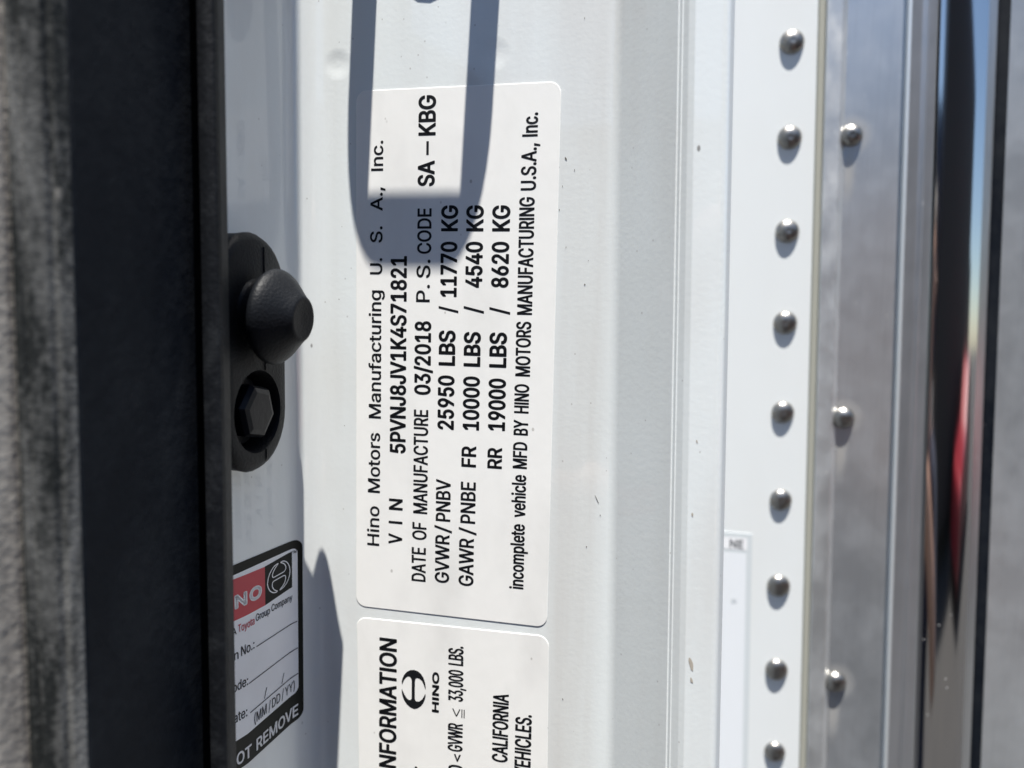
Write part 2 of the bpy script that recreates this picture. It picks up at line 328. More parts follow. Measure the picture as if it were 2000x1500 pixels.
# ---------------------------------------------------------------- lettering
G = json.loads('{"(":[273,[89,207,101,324,132,441,177,539,236,539,191,428,161,313,151,207,160,115,188,16,236,-96,177,-96,156,-59,139,-21,124,16,111,55,102,93,95,131,90,169]],")":[273,[37,-96,86,18,113,116,122,207,112,313,82,428,37,539,97,539,142,441,173,323,184,207,183,168,178,130,171,92,161,53,149,15,134,-22,117,-59,97,-96]],",":[188,[38,-119,68,71,137,71,84,-119]],"-":[453,[337,244,337,188,114,188,114,244]],".":[188,[95,-4,83,-3,73,1,63,9,55,18,51,29,50,41,51,53,55,64,63,73,73,81,83,85,95,87,107,85,118,81,128,73,135,64,140,53,141,41,140,29,135,18,128,9,118,1,107,-3]],"/":[249,[235,533,71,-76,14,-76,178,533]],"0":[453,[227,-7,199,-5,174,1,151,11,130,24,111,41,95,62,80,86,69,113,60,144,53,178,49,214,48,254,49,294,53,330,60,364,69,395,81,422,95,447,112,467,130,484,151,498,174,508,200,514,227,516,254,514,279,508,302,498,323,484,342,467,358,447,372,422,384,395,393,364,400,330,404,294,405,254,404,214,400,178,393,144,384,113,373,86,359,62,342,41,323,24,302,11,279,1,254,-5],[227,50,250,52,271,60,290,74,303,87,313,103,323,122,330,144,336,168,340,194,343,223,344,254,343,285,340,314,336,341,330,365,323,387,313,405,303,422,290,435,271,449,250,457,227,460,203,457,182,449,163,435,151,422,140,405,131,387,123,365,117,341,113,314,110,285,109,254,110,223,113,194,117,168,123,144,131,122,140,103,151,87,163,74,182,60,203,52]],"1":[453,[76,0,76,55,391,55,391,0],[276,509,276,0,212,0,212,448,209,448,86,358,86,427,198,509]],"2":[453,[64,0,64,47,234,229,282,282,311,327,320,371,319,389,315,405,308,419,298,431,287,441,273,449,224,460,205,458,188,454,172,447,159,438,148,427,139,413,132,398,128,381,127,362,66,362,67,384,71,405,77,424,86,442,102,464,121,482,143,496,162,505,182,511,203,514,225,516,247,514,268,511,288,505,306,497,328,482,346,465,361,445,372,423,379,398,381,372,371,318,336,259,267,180,153,60,153,57,389,57,389,0]],"3":[453,[218,-7,195,-6,173,-3,152,2,133,10,108,22,88,38,70,57,57,79,48,104,44,132,109,132,112,115,118,100,126,87,137,76,150,66,165,59,219,50,275,61,291,69,304,80,315,93,323,108,328,125,329,145,328,163,323,180,316,196,306,211,292,223,275,234,254,241,229,246,201,248,157,248,157,299,288,448,288,452,70,452,70,509,372,509,372,461,211,278,211,289,239,290,264,288,287,284,308,276,327,265,344,253,359,239,371,222,381,205,387,186,392,166,393,145,392,123,387,103,380,84,370,66,358,50,344,36,327,23,309,12,288,4,266,-2,243,-6]],"4":[453,[40,105,40,158,247,509,311,509,109,166,109,163,413,163,413,105],[282,0,282,121,282,146,282,318,343,318,343,0]],"5":[453,[221,-7,199,-6,178,-2,159,3,140,11,118,25,99,41,83,60,71,82,63,105,60,130,122,130,125,115,130,102,138,89,173,60,221,50,241,51,259,56,276,64,291,75,304,89,314,104,322,122,326,141,328,162,326,183,321,203,314,221,303,237,290,251,275,262,257,270,238,275,218,277,167,268,128,246,67,253,96,509,366,509,366,452,151,452,134,301,136,301,178,325,229,334,252,332,274,328,294,321,313,311,330,299,345,285,358,269,370,251,379,231,386,210,390,187,391,163,390,139,385,117,379,95,369,76,357,57,343,41,327,27,309,15,289,6,268,-1,245,-5]],"6":[453,[226,-7,203,-5,182,-1,161,5,142,15,125,26,109,40,96,56,84,74,75,94,69,115,65,138,64,162,65,187,71,212,80,239,137,340,252,509,322,509,151,261,145,261,165,288,196,307,235,314,257,313,278,309,298,303,316,295,337,280,355,262,370,240,378,221,384,201,388,180,389,157,388,134,384,112,377,92,368,73,356,55,343,39,327,26,310,14,291,5,271,-2,249,-6],[226,48,245,50,263,55,279,63,293,73,304,86,314,101,322,119,326,137,327,157,326,178,322,196,314,213,304,228,293,241,279,251,263,259,245,264,226,265,207,264,190,259,174,252,160,241,148,229,138,214,131,197,126,179,125,158,126,138,131,119,138,102,148,86,160,73,174,63,190,55,207,50]],"7":[453,[97,0,323,448,323,452,62,452,62,509,391,509,391,449,165,0]],"8":[453,[226,-7,201,-6,178,-2,156,3,136,11,111,25,91,42,74,62,62,84,54,109,52,135,53,156,58,176,65,195,75,212,87,228,101,241,117,252,134,260,153,265,153,267,129,276,109,289,93,308,80,330,73,354,70,380,73,405,79,429,90,450,106,469,124,485,146,498,164,506,184,511,204,514,226,516,248,514,269,511,288,506,306,498,328,485,346,469,361,450,373,429,379,405,382,380,379,354,372,330,359,308,343,289,323,276,300,267,300,265,319,260,335,252,351,241,365,228,377,212,387,195,395,176,399,156,401,135,398,109,391,84,378,62,362,42,341,25,317,11,296,3,275,-2,251,-6],[226,49,248,50,267,54,285,60,300,69,313,79,323,91,331,106,335,121,337,139,335,157,330,173,322,189,312,202,298,213,283,223,265,230,247,234,226,235,206,234,187,230,169,223,154,213,140,202,130,189,122,173,117,157,115,139,117,121,121,106,129,91,139,79,152,69,167,60,185,54,205,50],[226,290,274,300,287,308,298,318,307,330,314,344,318,359,319,376,318,392,314,407,308,420,299,432,288,442,275,449,226,460,177,449,164,442,153,432,145,420,138,407,134,392,133,376,134,359,138,344,145,330,154,318,165,308,178,300]],"9":[453,[226,516,249,514,271,510,291,503,310,494,328,482,343,468,356,452,368,434,377,414,384,393,388,371,389,347,387,322,382,296,373,270,315,168,200,0,130,0,301,248,307,248,287,221,257,202,218,195,195,196,175,199,155,206,137,214,116,229,98,247,83,269,74,287,68,307,65,329,64,352,65,375,69,397,75,417,85,436,96,454,110,469,125,483,143,494,162,504,182,510,203,514],[226,460,207,459,190,454,174,446,160,435,148,423,138,407,131,390,127,372,125,352,127,331,131,313,138,295,148,280,160,268,174,257,190,250,207,245,226,243,245,245,263,249,279,257,293,267,305,280,314,295,322,312,326,330,327,350,326,371,322,390,314,407,305,422,293,435,279,446,263,454,245,459]],":":[188,[95,-4,83,-3,73,1,63,9,55,18,51,29,50,41,51,53,55,64,63,73,73,81,83,85,95,87,107,85,118,81,128,73,135,64,140,53,141,41,140,29,135,18,128,9,118,1,107,-3],[95,271,83,272,73,277,63,284,55,294,51,304,50,316,51,328,55,339,63,349,73,356,83,360,95,362,107,360,118,356,128,349,135,339,140,328,141,316,140,304,135,294,128,284,118,277,107,272]],"<":[453,[65,178,65,220,388,383,388,316,142,200,144,204,144,194,142,198,388,81,388,15]],"A":[480,[16,0,201,509,276,509,463,0,395,0,287,302,264,372,232,478,245,478,213,371,191,302,85,0],[110,142,110,199,370,199,370,142]],"B":[456,[60,0,60,509,241,509,266,508,289,504,310,499,329,491,350,477,367,461,381,442,390,421,396,398,398,374,397,353,393,336,387,320,356,286,315,267,315,262,331,260,347,254,363,245,378,234,391,220,402,203,411,184,416,161,418,136,416,111,410,88,400,67,386,48,368,31,344,18,324,10,301,4,275,1,247,0],[125,57,245,57,272,58,296,63,315,70,330,80,344,96,353,115,355,137,354,153,350,169,342,184,333,197,320,209,306,218,289,225,269,229,248,231,125,231],[125,285,238,285,288,296,302,304,314,314,323,326,330,340,335,355,336,372,333,393,326,412,313,429,294,442,270,449,240,452,125,452]],"C":[510,[267,-7,235,-5,205,1,177,11,150,25,126,42,104,63,86,88,70,115,57,146,48,179,42,215,40,254,42,293,48,329,57,362,70,393,86,421,104,445,126,466,150,484,177,498,205,508,235,514,267,516,340,504,362,496,383,485,402,471,419,456,435,438,448,418,459,397,467,373,473,348,408,348,389,395,357,428,315,449,267,456,245,454,223,450,203,443,184,432,166,419,150,403,137,385,125,364,116,340,109,314,105,285,103,254,105,223,109,194,116,168,125,145,137,123,151,105,166,89,184,76,203,66,223,59,245,54,267,53,315,60,357,81,389,114,408,160,473,160,467,135,459,112,448,91,435,71,420,53,402,38,383,24,363,13,341,5,317,-2,293,-6]],"D":[502,[219,0,96,0,96,57,215,57,244,58,272,63,296,70,318,81,337,94,354,110,368,128,379,149,388,172,394,198,398,226,399,255,398,285,394,312,388,337,379,361,368,381,354,399,338,415,320,428,299,438,275,446,249,450,221,452,93,452,93,509,225,509,261,507,294,501,325,492,353,478,377,461,399,441,418,418,433,391,446,361,455,329,460,293,462,255,460,217,455,181,446,149,433,119,417,92,398,68,376,48,351,31,322,17,291,8,256,2],[125,509,125,0,60,0,60,509]],"E":[419,[60,0,60,509,372,509,372,452,125,452,125,286,355,286,355,229,125,229,125,57,375,57,375,0]],"F":[410,[60,0,60,509,369,509,369,452,125,452,125,278,346,278,346,221,125,221,125,0]],"G":[520,[269,-7,236,-5,205,1,176,11,149,25,125,43,104,64,85,88,69,116,57,146,47,179,42,215,40,254,42,293,47,329,57,362,69,393,85,421,103,445,125,466,149,484,175,498,203,508,233,514,265,516,291,514,316,510,340,504,363,494,384,483,403,469,421,453,436,436,449,416,460,395,468,373,474,349,408,349,387,393,356,427,315,448,265,456,243,454,222,450,202,443,183,432,166,419,150,404,137,385,125,364,116,340,109,314,105,285,103,254,105,223,109,194,116,168,125,145,137,124,151,105,166,90,184,76,203,66,224,59,246,54,269,53,296,55,322,61,345,71,365,85,382,102,396,123,404,141,410,160,414,180,415,202,434,199,283,199,283,256,478,256,478,200,476,170,471,141,463,115,451,91,436,69,419,50,399,33,377,19,352,8,326,0,298,-5]],"H":[517,[60,0,60,509,125,509,125,289,392,289,392,509,457,509,457,0,392,0,392,232,125,232,125,0]],"I":[300,[31,0,31,57,118,57,118,452,31,452,31,509,269,509,269,452,183,452,183,57,269,57,269,0]],"J":[396,[185,-7,153,-4,124,3,98,15,75,33,57,55,44,81,36,111,33,145,33,173,98,173,98,145,100,117,108,93,122,74,139,61,160,53,185,50,209,53,230,61,248,74,261,93,269,117,272,145,272,509,336,509,336,145,334,111,326,81,313,55,294,33,271,15,246,3,217,-4]],"K":[467,[104,145,104,216,139,261,174,303,212,344,364,509,448,509,231,276,228,276],[60,0,60,509,125,509,125,334,124,225,125,193,125,0],[372,0,188,259,228,309,449,0]],"L":[393,[60,0,60,509,125,509,125,57,361,57,361,0]],"M":[628,[60,0,60,509,152,509,277,187,287,159,299,123,311,84,322,49,307,49,318,83,330,121,342,158,352,187,476,509,568,509,568,0,504,0,504,291,504,327,505,369,506,413,507,457,513,457,498,409,482,363,467,322,456,291,342,0,286,0,170,291,159,321,145,361,129,408,112,457,119,457,120,416,121,372,122,328,122,291,122,0]],"N":[523,[60,0,60,509,136,509,343,183,363,151,388,107,414,55,405,54,401,108,399,157,399,195,399,509,463,509,463,0,387,0,202,290,177,331,148,381,108,452,119,454,122,384,124,328,125,291,125,0]],"O":[533,[267,-7,235,-5,205,1,177,11,150,25,126,42,105,63,86,88,70,115,57,146,48,179,42,215,40,254,42,293,48,329,57,362,70,393,86,421,105,445,126,466,150,484,177,498,205,508,235,514,267,516,299,514,329,508,357,498,384,484,408,466,429,445,448,421,464,393,477,362,486,329,491,293,493,254,491,215,486,179,477,146,464,115,448,88,429,63,408,42,384,25,357,11,329,1,299,-5],[267,53,289,54,310,59,330,66,349,76,367,89,383,105,396,123,408,144,418,168,425,194,429,223,430,254,429,286,425,314,418,341,408,365,396,386,383,404,367,420,349,433,330,443,310,450,289,454,267,456,245,454,223,450,203,443,184,433,167,420,151,404,137,385,125,364,116,340,109,314,105,285,103,254,105,223,109,194,116,168,125,144,137,123,151,105,167,89,184,76,203,66,223,59,245,54]],"P":[445,[60,0,60,509,235,509,263,507,289,503,312,497,332,487,350,476,366,462,379,447,390,430,398,411,404,391,407,370,409,348,407,325,404,304,398,284,390,265,379,248,366,233,350,219,332,207,312,198,289,191,263,187,235,186,109,186,109,242,233,242,257,244,279,248,297,256,312,266,324,279,333,294,339,310,343,328,344,348,343,367,339,385,333,402,324,416,312,428,297,439,279,446,257,451,232,452,125,452,125,0]],"R":[449,[60,0,60,509,236,509,264,507,290,504,313,497,333,489,356,473,376,455,390,433,399,415,405,395,408,374,409,352,408,330,405,309,399,290,390,271,376,250,356,232,333,217,312,209,289,203,264,199,236,198,96,198,96,255,234,255,258,256,280,260,298,267,313,276,325,287,334,300,340,316,344,333,345,352,344,371,340,389,334,405,325,419,313,430,298,440,279,446,258,451,233,452,125,452,125,0],[353,0,230,229,303,229,428,0]],"S":[447,[224,-9,197,-8,172,-4,149,1,128,9,108,19,91,31,76,45,64,60,54,77,46,96,41,115,38,137,104,137,108,118,114,102,123,88,136,76,150,66,166,59,224,49,246,50,267,54,286,60,303,69,317,79,329,92,338,106,344,122,346,139,344,154,340,168,332,179,296,205,245,222,184,239,154,249,128,260,105,274,86,289,71,307,60,326,54,348,52,372,54,400,62,425,75,448,87,463,102,476,119,488,138,498,158,506,180,511,203,514,227,516,252,514,275,511,296,505,316,498,340,484,360,468,377,449,390,427,398,403,401,378,337,378,332,402,320,421,302,437,286,447,267,453,247,457,225,459,204,457,185,454,167,448,152,440,139,430,129,418,121,405,117,391,115,376,117,359,122,345,131,334,169,308,212,293,264,279,312,264,359,238,395,198,402,180,407,161,408,139,406,112,399,87,386,64,374,48,360,34,343,21,323,11,302,2,278,-4,252,-8]],"T":[449,[32,452,32,509,417,509,417,452,257,452,257,0,193,0,193,452]],"U":[517,[259,-8,230,-7,203,-2,177,5,154,15,133,28,114,43,98,60,85,80,74,101,66,124,62,148,60,173,60,509,124,509,124,178,126,155,132,133,141,113,153,95,169,80,187,68,208,59,232,53,259,52,285,53,309,59,331,68,349,80,364,95,377,113,385,133,391,155,393,178,393,509,457,509,457,173,456,148,451,124,443,101,433,80,419,60,403,43,384,28,363,15,340,5,315,-2,288,-7]],"V":[480,[204,0,16,509,84,509,192,206,215,137,248,31,235,31,267,138,290,206,395,509,463,509,278,0]],"W":[686,[155,0,16,509,82,509,163,196,175,145,187,94,197,40,189,40,200,94,211,145,224,196,306,509,380,509,462,196,474,145,486,94,497,40,488,40,499,94,510,145,523,196,603,509,670,509,530,0,455,0,368,323,351,391,336,475,350,475,335,395,318,323,230,0]],"Y":[472,[203,0,203,208,16,509,91,509,192,344,222,292,250,230,224,230,251,293,280,344,381,509,455,509,268,208,268,0]],"a":[389,[160,-9,137,-7,115,-3,94,5,76,15,60,29,48,45,38,63,32,84,30,108,32,128,36,146,43,161,53,174,64,184,78,193,125,211,178,220,234,227,265,235,271,240,274,246,276,255,276,257,267,297,240,322,196,331,149,322,118,301,100,274,41,291,51,313,64,331,79,346,95,358,114,368,133,375,194,384,239,379,286,360,300,350,312,336,322,320,330,301,335,278,337,251,337,0,277,0,277,52,272,52,252,25,215,1],[170,45,192,47,211,51,228,59,242,68,254,80,263,93,270,108,274,122,276,138,276,190,259,182,231,176,200,171,175,168,134,159,103,139,97,130,93,118,92,105,102,72,130,52]],"c":[396,[207,-8,182,-7,159,-2,137,6,117,16,98,30,82,46,68,64,56,85,46,108,40,133,36,159,34,187,36,216,40,243,46,268,56,291,68,312,82,330,98,346,117,360,137,371,159,378,182,383,207,384,260,377,305,356,340,322,362,277,303,262,290,289,270,311,242,325,207,330,184,328,163,321,145,310,130,296,118,278,108,258,102,236,98,212,96,187,98,163,102,139,108,117,118,97,130,80,145,66,163,55,184,49,207,46,243,52,271,66,292,89,304,117,363,102,341,56,306,21,261,-1]],"d":[424,[195,-8,172,-7,151,-2,130,5,111,16,94,29,79,45,66,64,55,84,46,108,39,133,35,160,34,189,35,218,39,245,46,270,55,293,66,313,79,332,95,347,112,361,131,371,151,378,173,383,196,384,218,383,237,379,253,373,287,346,306,319,311,319,311,509,372,509,372,0,313,0,313,59,307,59,287,31,252,4,236,-3,217,-7],[205,47,226,49,246,55,263,65,278,78,290,95,299,115,306,138,310,162,312,189,310,216,306,241,300,263,290,282,278,299,263,312,246,322,227,328,205,330,182,328,162,322,145,311,130,298,118,281,108,261,102,239,98,215,96,189,98,163,102,139,109,117,118,97,130,80,145,66,162,55,182,49]],"e":[404,[212,-8,185,-7,161,-2,138,6,117,16,98,30,82,46,68,64,56,85,46,108,40,132,35,159,34,187,35,215,39,242,46,267,55,290,67,311,81,329,97,346,115,359,135,370,157,378,180,383,205,384,266,374,285,366,303,355,319,341,334,324,347,305,357,282,363,263,368,242,370,219,371,194,371,169,75,169,75,221,338,221,310,202,308,226,304,248,298,269,288,286,277,301,263,314,246,323,227,328,205,330,183,328,164,323,146,313,131,301,119,286,109,270,102,251,97,231,96,211,96,178,98,151,102,127,110,106,121,88,135,73,151,61,169,53,190,48,212,46,254,53,285,73,306,105,365,91,358,72,348,55,335,39,320,26,302,14,283,4,261,-3,237,-7]],"f":[254,[228,379,228,327,6,327,6,379],[81,0,81,432,82,452,87,470,96,486,107,499,120,510,135,519,187,530,222,527,243,521,227,468,215,472,195,474,178,472,164,468,154,460,147,449,143,435,142,419,142,0]],"g":[425,[207,-151,180,-149,156,-146,134,-140,82,-110,51,-69,101,-41,122,-66,154,-88,207,-97,236,-95,261,-87,282,-75,298,-58,308,-34,311,-6,311,68,306,68,287,41,252,16,236,10,217,6,195,5,173,6,152,10,132,17,113,27,95,39,80,53,67,71,55,90,46,112,39,136,35,163,34,191,35,220,39,246,46,271,55,293,66,314,80,332,95,347,112,361,131,371,152,378,173,383,196,384,218,383,237,379,253,373,288,346,308,319,313,319,313,379,372,379,372,-9,371,-32,367,-54,360,-73,350,-90,334,-109,314,-124,291,-136,271,-142,251,-147,229,-150],[205,59,227,61,246,66,264,75,278,87,290,103,300,121,307,142,311,166,312,193,311,219,307,242,300,264,291,283,279,299,264,312,247,322,227,328,205,330,182,328,163,322,145,312,130,298,118,282,109,262,102,241,98,218,96,193,98,167,102,144,109,123,118,104,131,88,145,76,163,66,183,61]],"h":[410,[114,227,114,0,53,0,53,509,114,509,114,287,102,287,112,312,124,332,137,349,152,362,175,374,200,382,227,384,252,383,275,377,295,369,313,356,328,340,341,321,348,304,353,285,356,264,357,240,357,0,296,0,296,235,293,263,286,286,273,304,256,318,235,326,210,329,192,328,176,324,161,317,147,308,136,297,126,283,119,266,115,248]],"i":[167,[53,0,53,379,114,379,114,0],[84,443,73,444,63,448,54,455,47,463,43,472,41,483,43,494,47,504,54,512,63,518,73,522,84,524,95,522,105,518,114,512,121,504,125,494,126,483,125,472,121,463,114,455,105,448,95,444]],"l":[189,[139,-2,112,0,91,8,74,20,62,37,55,59,53,84,53,509,114,509,114,99,120,62,126,57,135,53,146,52,160,53,170,54,181,3,162,-1]],"m":[610,[53,0,53,379,112,379,112,295,108,295,114,314,122,331,132,346,172,376,219,386,245,383,268,375,287,361,303,342,314,320,321,295,312,295,318,312,326,329,337,343,381,375,437,386,458,385,478,380,497,372,514,361,529,346,541,328,550,307,555,283,557,255,557,0,496,0,496,254,493,279,485,298,473,313,456,323,438,329,419,330,402,329,387,326,374,320,345,290,335,247,335,0,274,0,274,260,272,280,265,297,253,311,238,322,220,328,199,330,158,320,145,312,135,302,126,289,119,274,115,257,114,238,114,0]],"n":[410,[114,227,114,0,53,0,53,379,112,379,112,287,102,287,112,312,124,332,137,349,152,362,175,374,200,382,227,384,252,383,275,377,295,369,313,356,328,340,341,321,348,304,353,285,356,264,357,240,357,0,296,0,296,235,293,263,286,286,273,304,256,318,235,326,210,329,192,328,176,324,161,317,147,308,136,297,126,283,119,266,115,248]],"o":[415,[207,-8,182,-7,159,-2,137,6,117,16,98,30,82,46,68,64,56,85,46,108,40,133,36,159,34,187,36,216,40,243,46,268,56,291,68,312,82,330,98,346,117,360,137,371,159,378,182,383,207,384,233,383,256,378,278,371,299,360,317,346,333,330,347,312,359,291,369,268,376,243,380,216,381,187,380,159,376,133,369,108,359,85,347,64,333,46,317,30,299,16,278,6,256,-2,233,-7],[207,46,231,49,252,55,270,66,285,80,298,97,307,117,314,139,318,163,319,187,318,212,314,236,307,258,298,278,285,296,270,310,252,321,231,328,207,330,184,328,163,321,145,310,130,296,118,278,108,258,102,236,98,212,96,187,98,163,102,139,108,117,118,97,130,80,145,66,163,55,184,49]],"p":[424,[53,-143,53,379,112,379,112,319,118,319,137,346,171,373,188,379,207,383,229,384,252,383,274,378,294,371,313,361,330,347,345,332,359,313,370,293,379,270,385,245,389,218,390,189,389,160,385,133,379,108,370,84,359,64,346,45,330,29,313,16,294,5,274,-2,252,-7,229,-8,208,-7,189,-3,173,4,138,31,118,59,114,59,114,-143],[220,47,242,49,262,55,279,66,294,80,306,97,316,117,323,139,327,163,328,189,327,215,323,239,316,261,307,281,295,298,280,311,262,322,243,328,220,330,198,328,178,322,161,312,147,299,134,282,125,263,118,241,114,216,113,189,114,162,118,138,125,115,135,95,147,78,162,65,179,55,198,49]],"r":[259,[53,0,53,379,112,379,112,321,115,321,124,339,137,354,152,367,171,377,191,383,213,385,229,384,243,384,243,322,230,324,207,326,190,324,174,321,159,315,146,306,135,296,126,284,119,269,115,254,114,237,114,0]],"s":[365,[182,-8,157,-7,133,-3,112,3,93,12,76,24,62,38,50,54,41,73,36,94,94,107,101,87,111,72,124,60,141,52,160,47,181,45,206,47,227,53,244,62,258,74,265,88,268,103,266,115,262,126,254,136,243,144,229,150,212,155,149,170,125,177,104,186,87,196,72,208,58,227,50,249,47,274,49,295,55,314,65,332,79,347,95,360,115,370,137,378,161,383,187,384,212,383,234,379,254,372,271,363,286,352,299,339,324,290,268,277,262,291,254,304,243,316,228,325,210,331,187,333,166,331,147,326,131,317,119,305,111,292,109,277,110,264,115,253,124,243,172,223,229,209,254,202,275,194,292,183,306,171,320,153,328,131,331,107,329,85,323,65,312,47,298,31,281,18,260,6,236,-2,210,-7]],"t":[227,[204,379,204,327,6,327,6,379],[65,471,126,471,126,98,127,83,130,70,136,61,144,55,156,51,170,50,185,51,202,54,213,2,192,-3,168,-4,145,-3,125,2,107,10,92,21,77,41,68,64,65,93]],"u":[410,[182,-5,158,-3,135,2,115,11,97,23,82,39,69,59,62,76,57,95,54,116,53,139,53,379,114,379,114,144,116,117,124,94,137,75,154,61,175,53,200,50,218,51,234,55,249,62,263,71,274,83,283,97,290,113,295,132,296,153,296,379,357,379,357,0,298,0,298,92,307,92,297,67,286,47,272,30,257,17,234,5,209,-3]],"v":[389,[163,0,17,379,84,379,165,155,187,87,206,21,184,21,203,87,224,155,305,379,371,379,226,0]],"y":[389,[47,-139,61,-86,71,-87,104,-89,130,-74,151,-36,163,-1,17,379,84,379,165,155,187,87,206,21,184,21,202,87,224,155,305,379,371,379,204,-58,177,-107,139,-136,91,-145,65,-143]]}')
CAP = max(p for p in G['H'][1][1::2])
G['I'] = [190, [62, 0, 128, 0, 128, CAP, 62, CAP]]
def text_mesh(name, words, mapping, mat, parent):
    """words: (string, baseline, cap height, start, end, weight) in mm in the label's reading frame -> ONE filled mesh"""
    verts = []; faces = []; low = []; lf = []
    for (txt, base, cap, a, b, wt) in words:
        wt += .02 if .04 < wt < .14 else 0
        QC = []
        x = 0; contours = []
        for ch in txt:
            if ch == ' ': x += 230; continue
            gl = G[ch]
            for c in gl[1:]: contours.append([(c[i] + x, c[i + 1]) for i in range(0, len(c), 2)])
            x += gl[0]
        x0 = min(p[0] for c in contours for p in c); x1 = max(p[0] for c in contours for p in c)
        k = (b - a - 2 * wt) / max(x1 - x0, 1); ky = (cap - 2 * wt) / CAP
        for c in contours:
            q = [(a + wt + (p[0] - x0) * k, base + wt + p[1] * ky) for p in c]
            QC.append(q)
            if wt > 0:                       # heavier print: ink spread along the outline
                n = len(q)
                for i in range(n):
                    p0 = Vector(q[i]); p1 = Vector(q[(i + 1) % n]); d = p1 - p0
                    if d.length < 1e-6: continue
                    d.normalize(); m = Vector((-d.y, d.x)) * wt; o0 = len(low)
                    low += [tuple(p0 - m), tuple(p1 - m), tuple(p1 + m), tuple(p0 + m)]; lf.append((o0, o0 + 1, o0 + 2, o0 + 3))
                    e = Vector(q[i - 1]); t = p0 - e
                    if t.length > 1e-6 and t.normalized().dot(d) < .96:
                        o0 = len(low); low += [(p0.x + wt * math.cos(math.pi * h / 4), p0.y + wt * math.sin(math.pi * h / 4)) for h in range(8)]; lf.append(tuple(range(o0, o0 + 8)))
        v_, f_ = fill(QC); o0 = len(verts); verts += v_; faces += [tuple(i + o0 for i in t) for t in f_]
    o0 = len(verts)
    faces += [tuple(i + o0 for i in f) for f in lf]
    return mesh_obj(name, [mapping(u, v) for u, v in verts + low], faces, mat, parent)
def poly_mesh(name, polys, mapping, mat, parent):
    V = []; F = []
    for p in polys:
        v_, f_ = fill([list(map(tuple, c)) for c in (p if isinstance(p[0][0], (list, tuple)) else [p])])
        o0 = len(V); V += v_; F += [tuple(i + o0 for i in t) for t in f_]
    return mesh_obj(name, [mapping(u, v) for u, v in V], F, mat, parent)
def rrect(x0, y0, x1, y1, r, n=6):
    out = []
    for cx, cy, a0 in ((x1 - r, y1 - r, 0), (x0 + r, y1 - r, 90), (x0 + r, y0 + r, 180), (x1 - r, y0 + r, 270)):
        for k in range(n + 1):
            a = math.radians(a0 + 90 * k / n); out.append((cx + r * math.cos(a), cy + r * math.sin(a)))
    return out
def sheet(name, outline, mapping, thick, mat, parent, m0=0.0):
    """a thin sticker body: top face, bevelled edge, side wall"""
    n = len(outline); cx = sum(p[0] for p in outline) / n; cy = sum(p[1] for p in outline) / n
    ins = []
    for i in range(n):
        a = Vector(outline[i - 1]); b = Vector(outline[(i + 1) % n]); d = (b - a).normalized()
        ins.append((outline[i][0] - d.y * .12, outline[i][1] + d.x * .12))
    V = [mapping(u, v, m0) for u, v in outline] + [mapping(u, v, thick * .7) for u, v in outline] + [mapping(u, v, thick) for u, v in ins]
    F = []
    for i in range(n):
        j = (i + 1) % n
        F += [(i, j, n + j, n + i), (n + i, n + j, 2 * n + j, 2 * n + i)]
    F.append(tuple(range(2 * n, 3 * n)))
    return mesh_obj(name, V, F, mat, parent)

from mathutils.geometry import delaunay_2d_cdt
def fill(contours):
    """non-zero winding fill of closed 2D contours -> verts, triangles"""
    P = []; E_ = []
    for c in contours:
        o = len(P); n = len(c); P += [Vector(p) for p in c]; E_ += [(o + i, o + (i + 1) % n) for i in range(n)]
    v, e, f, *_ = delaunay_2d_cdt(P, E_, [], 0, 1e-5)
    out = []
    for t in f:
        x = sum(v[i].x for i in t) / 3; y = sum(v[i].y for i in t) / 3; w = 0
        for c in contours:
            for i in range(len(c)):
                x0, y0 = c[i - 1]; x1, y1 = c[i]
                if (y0 <= y) != (y1 <= y):
                    xx = x0 + (y - y0) / (y1 - y0) * (x1 - x0)
                    if xx > x: w += 1 if y1 > y0 else -1
        if w: out.append(tuple(t))
    return [(q.x, q.y) for q in v], out
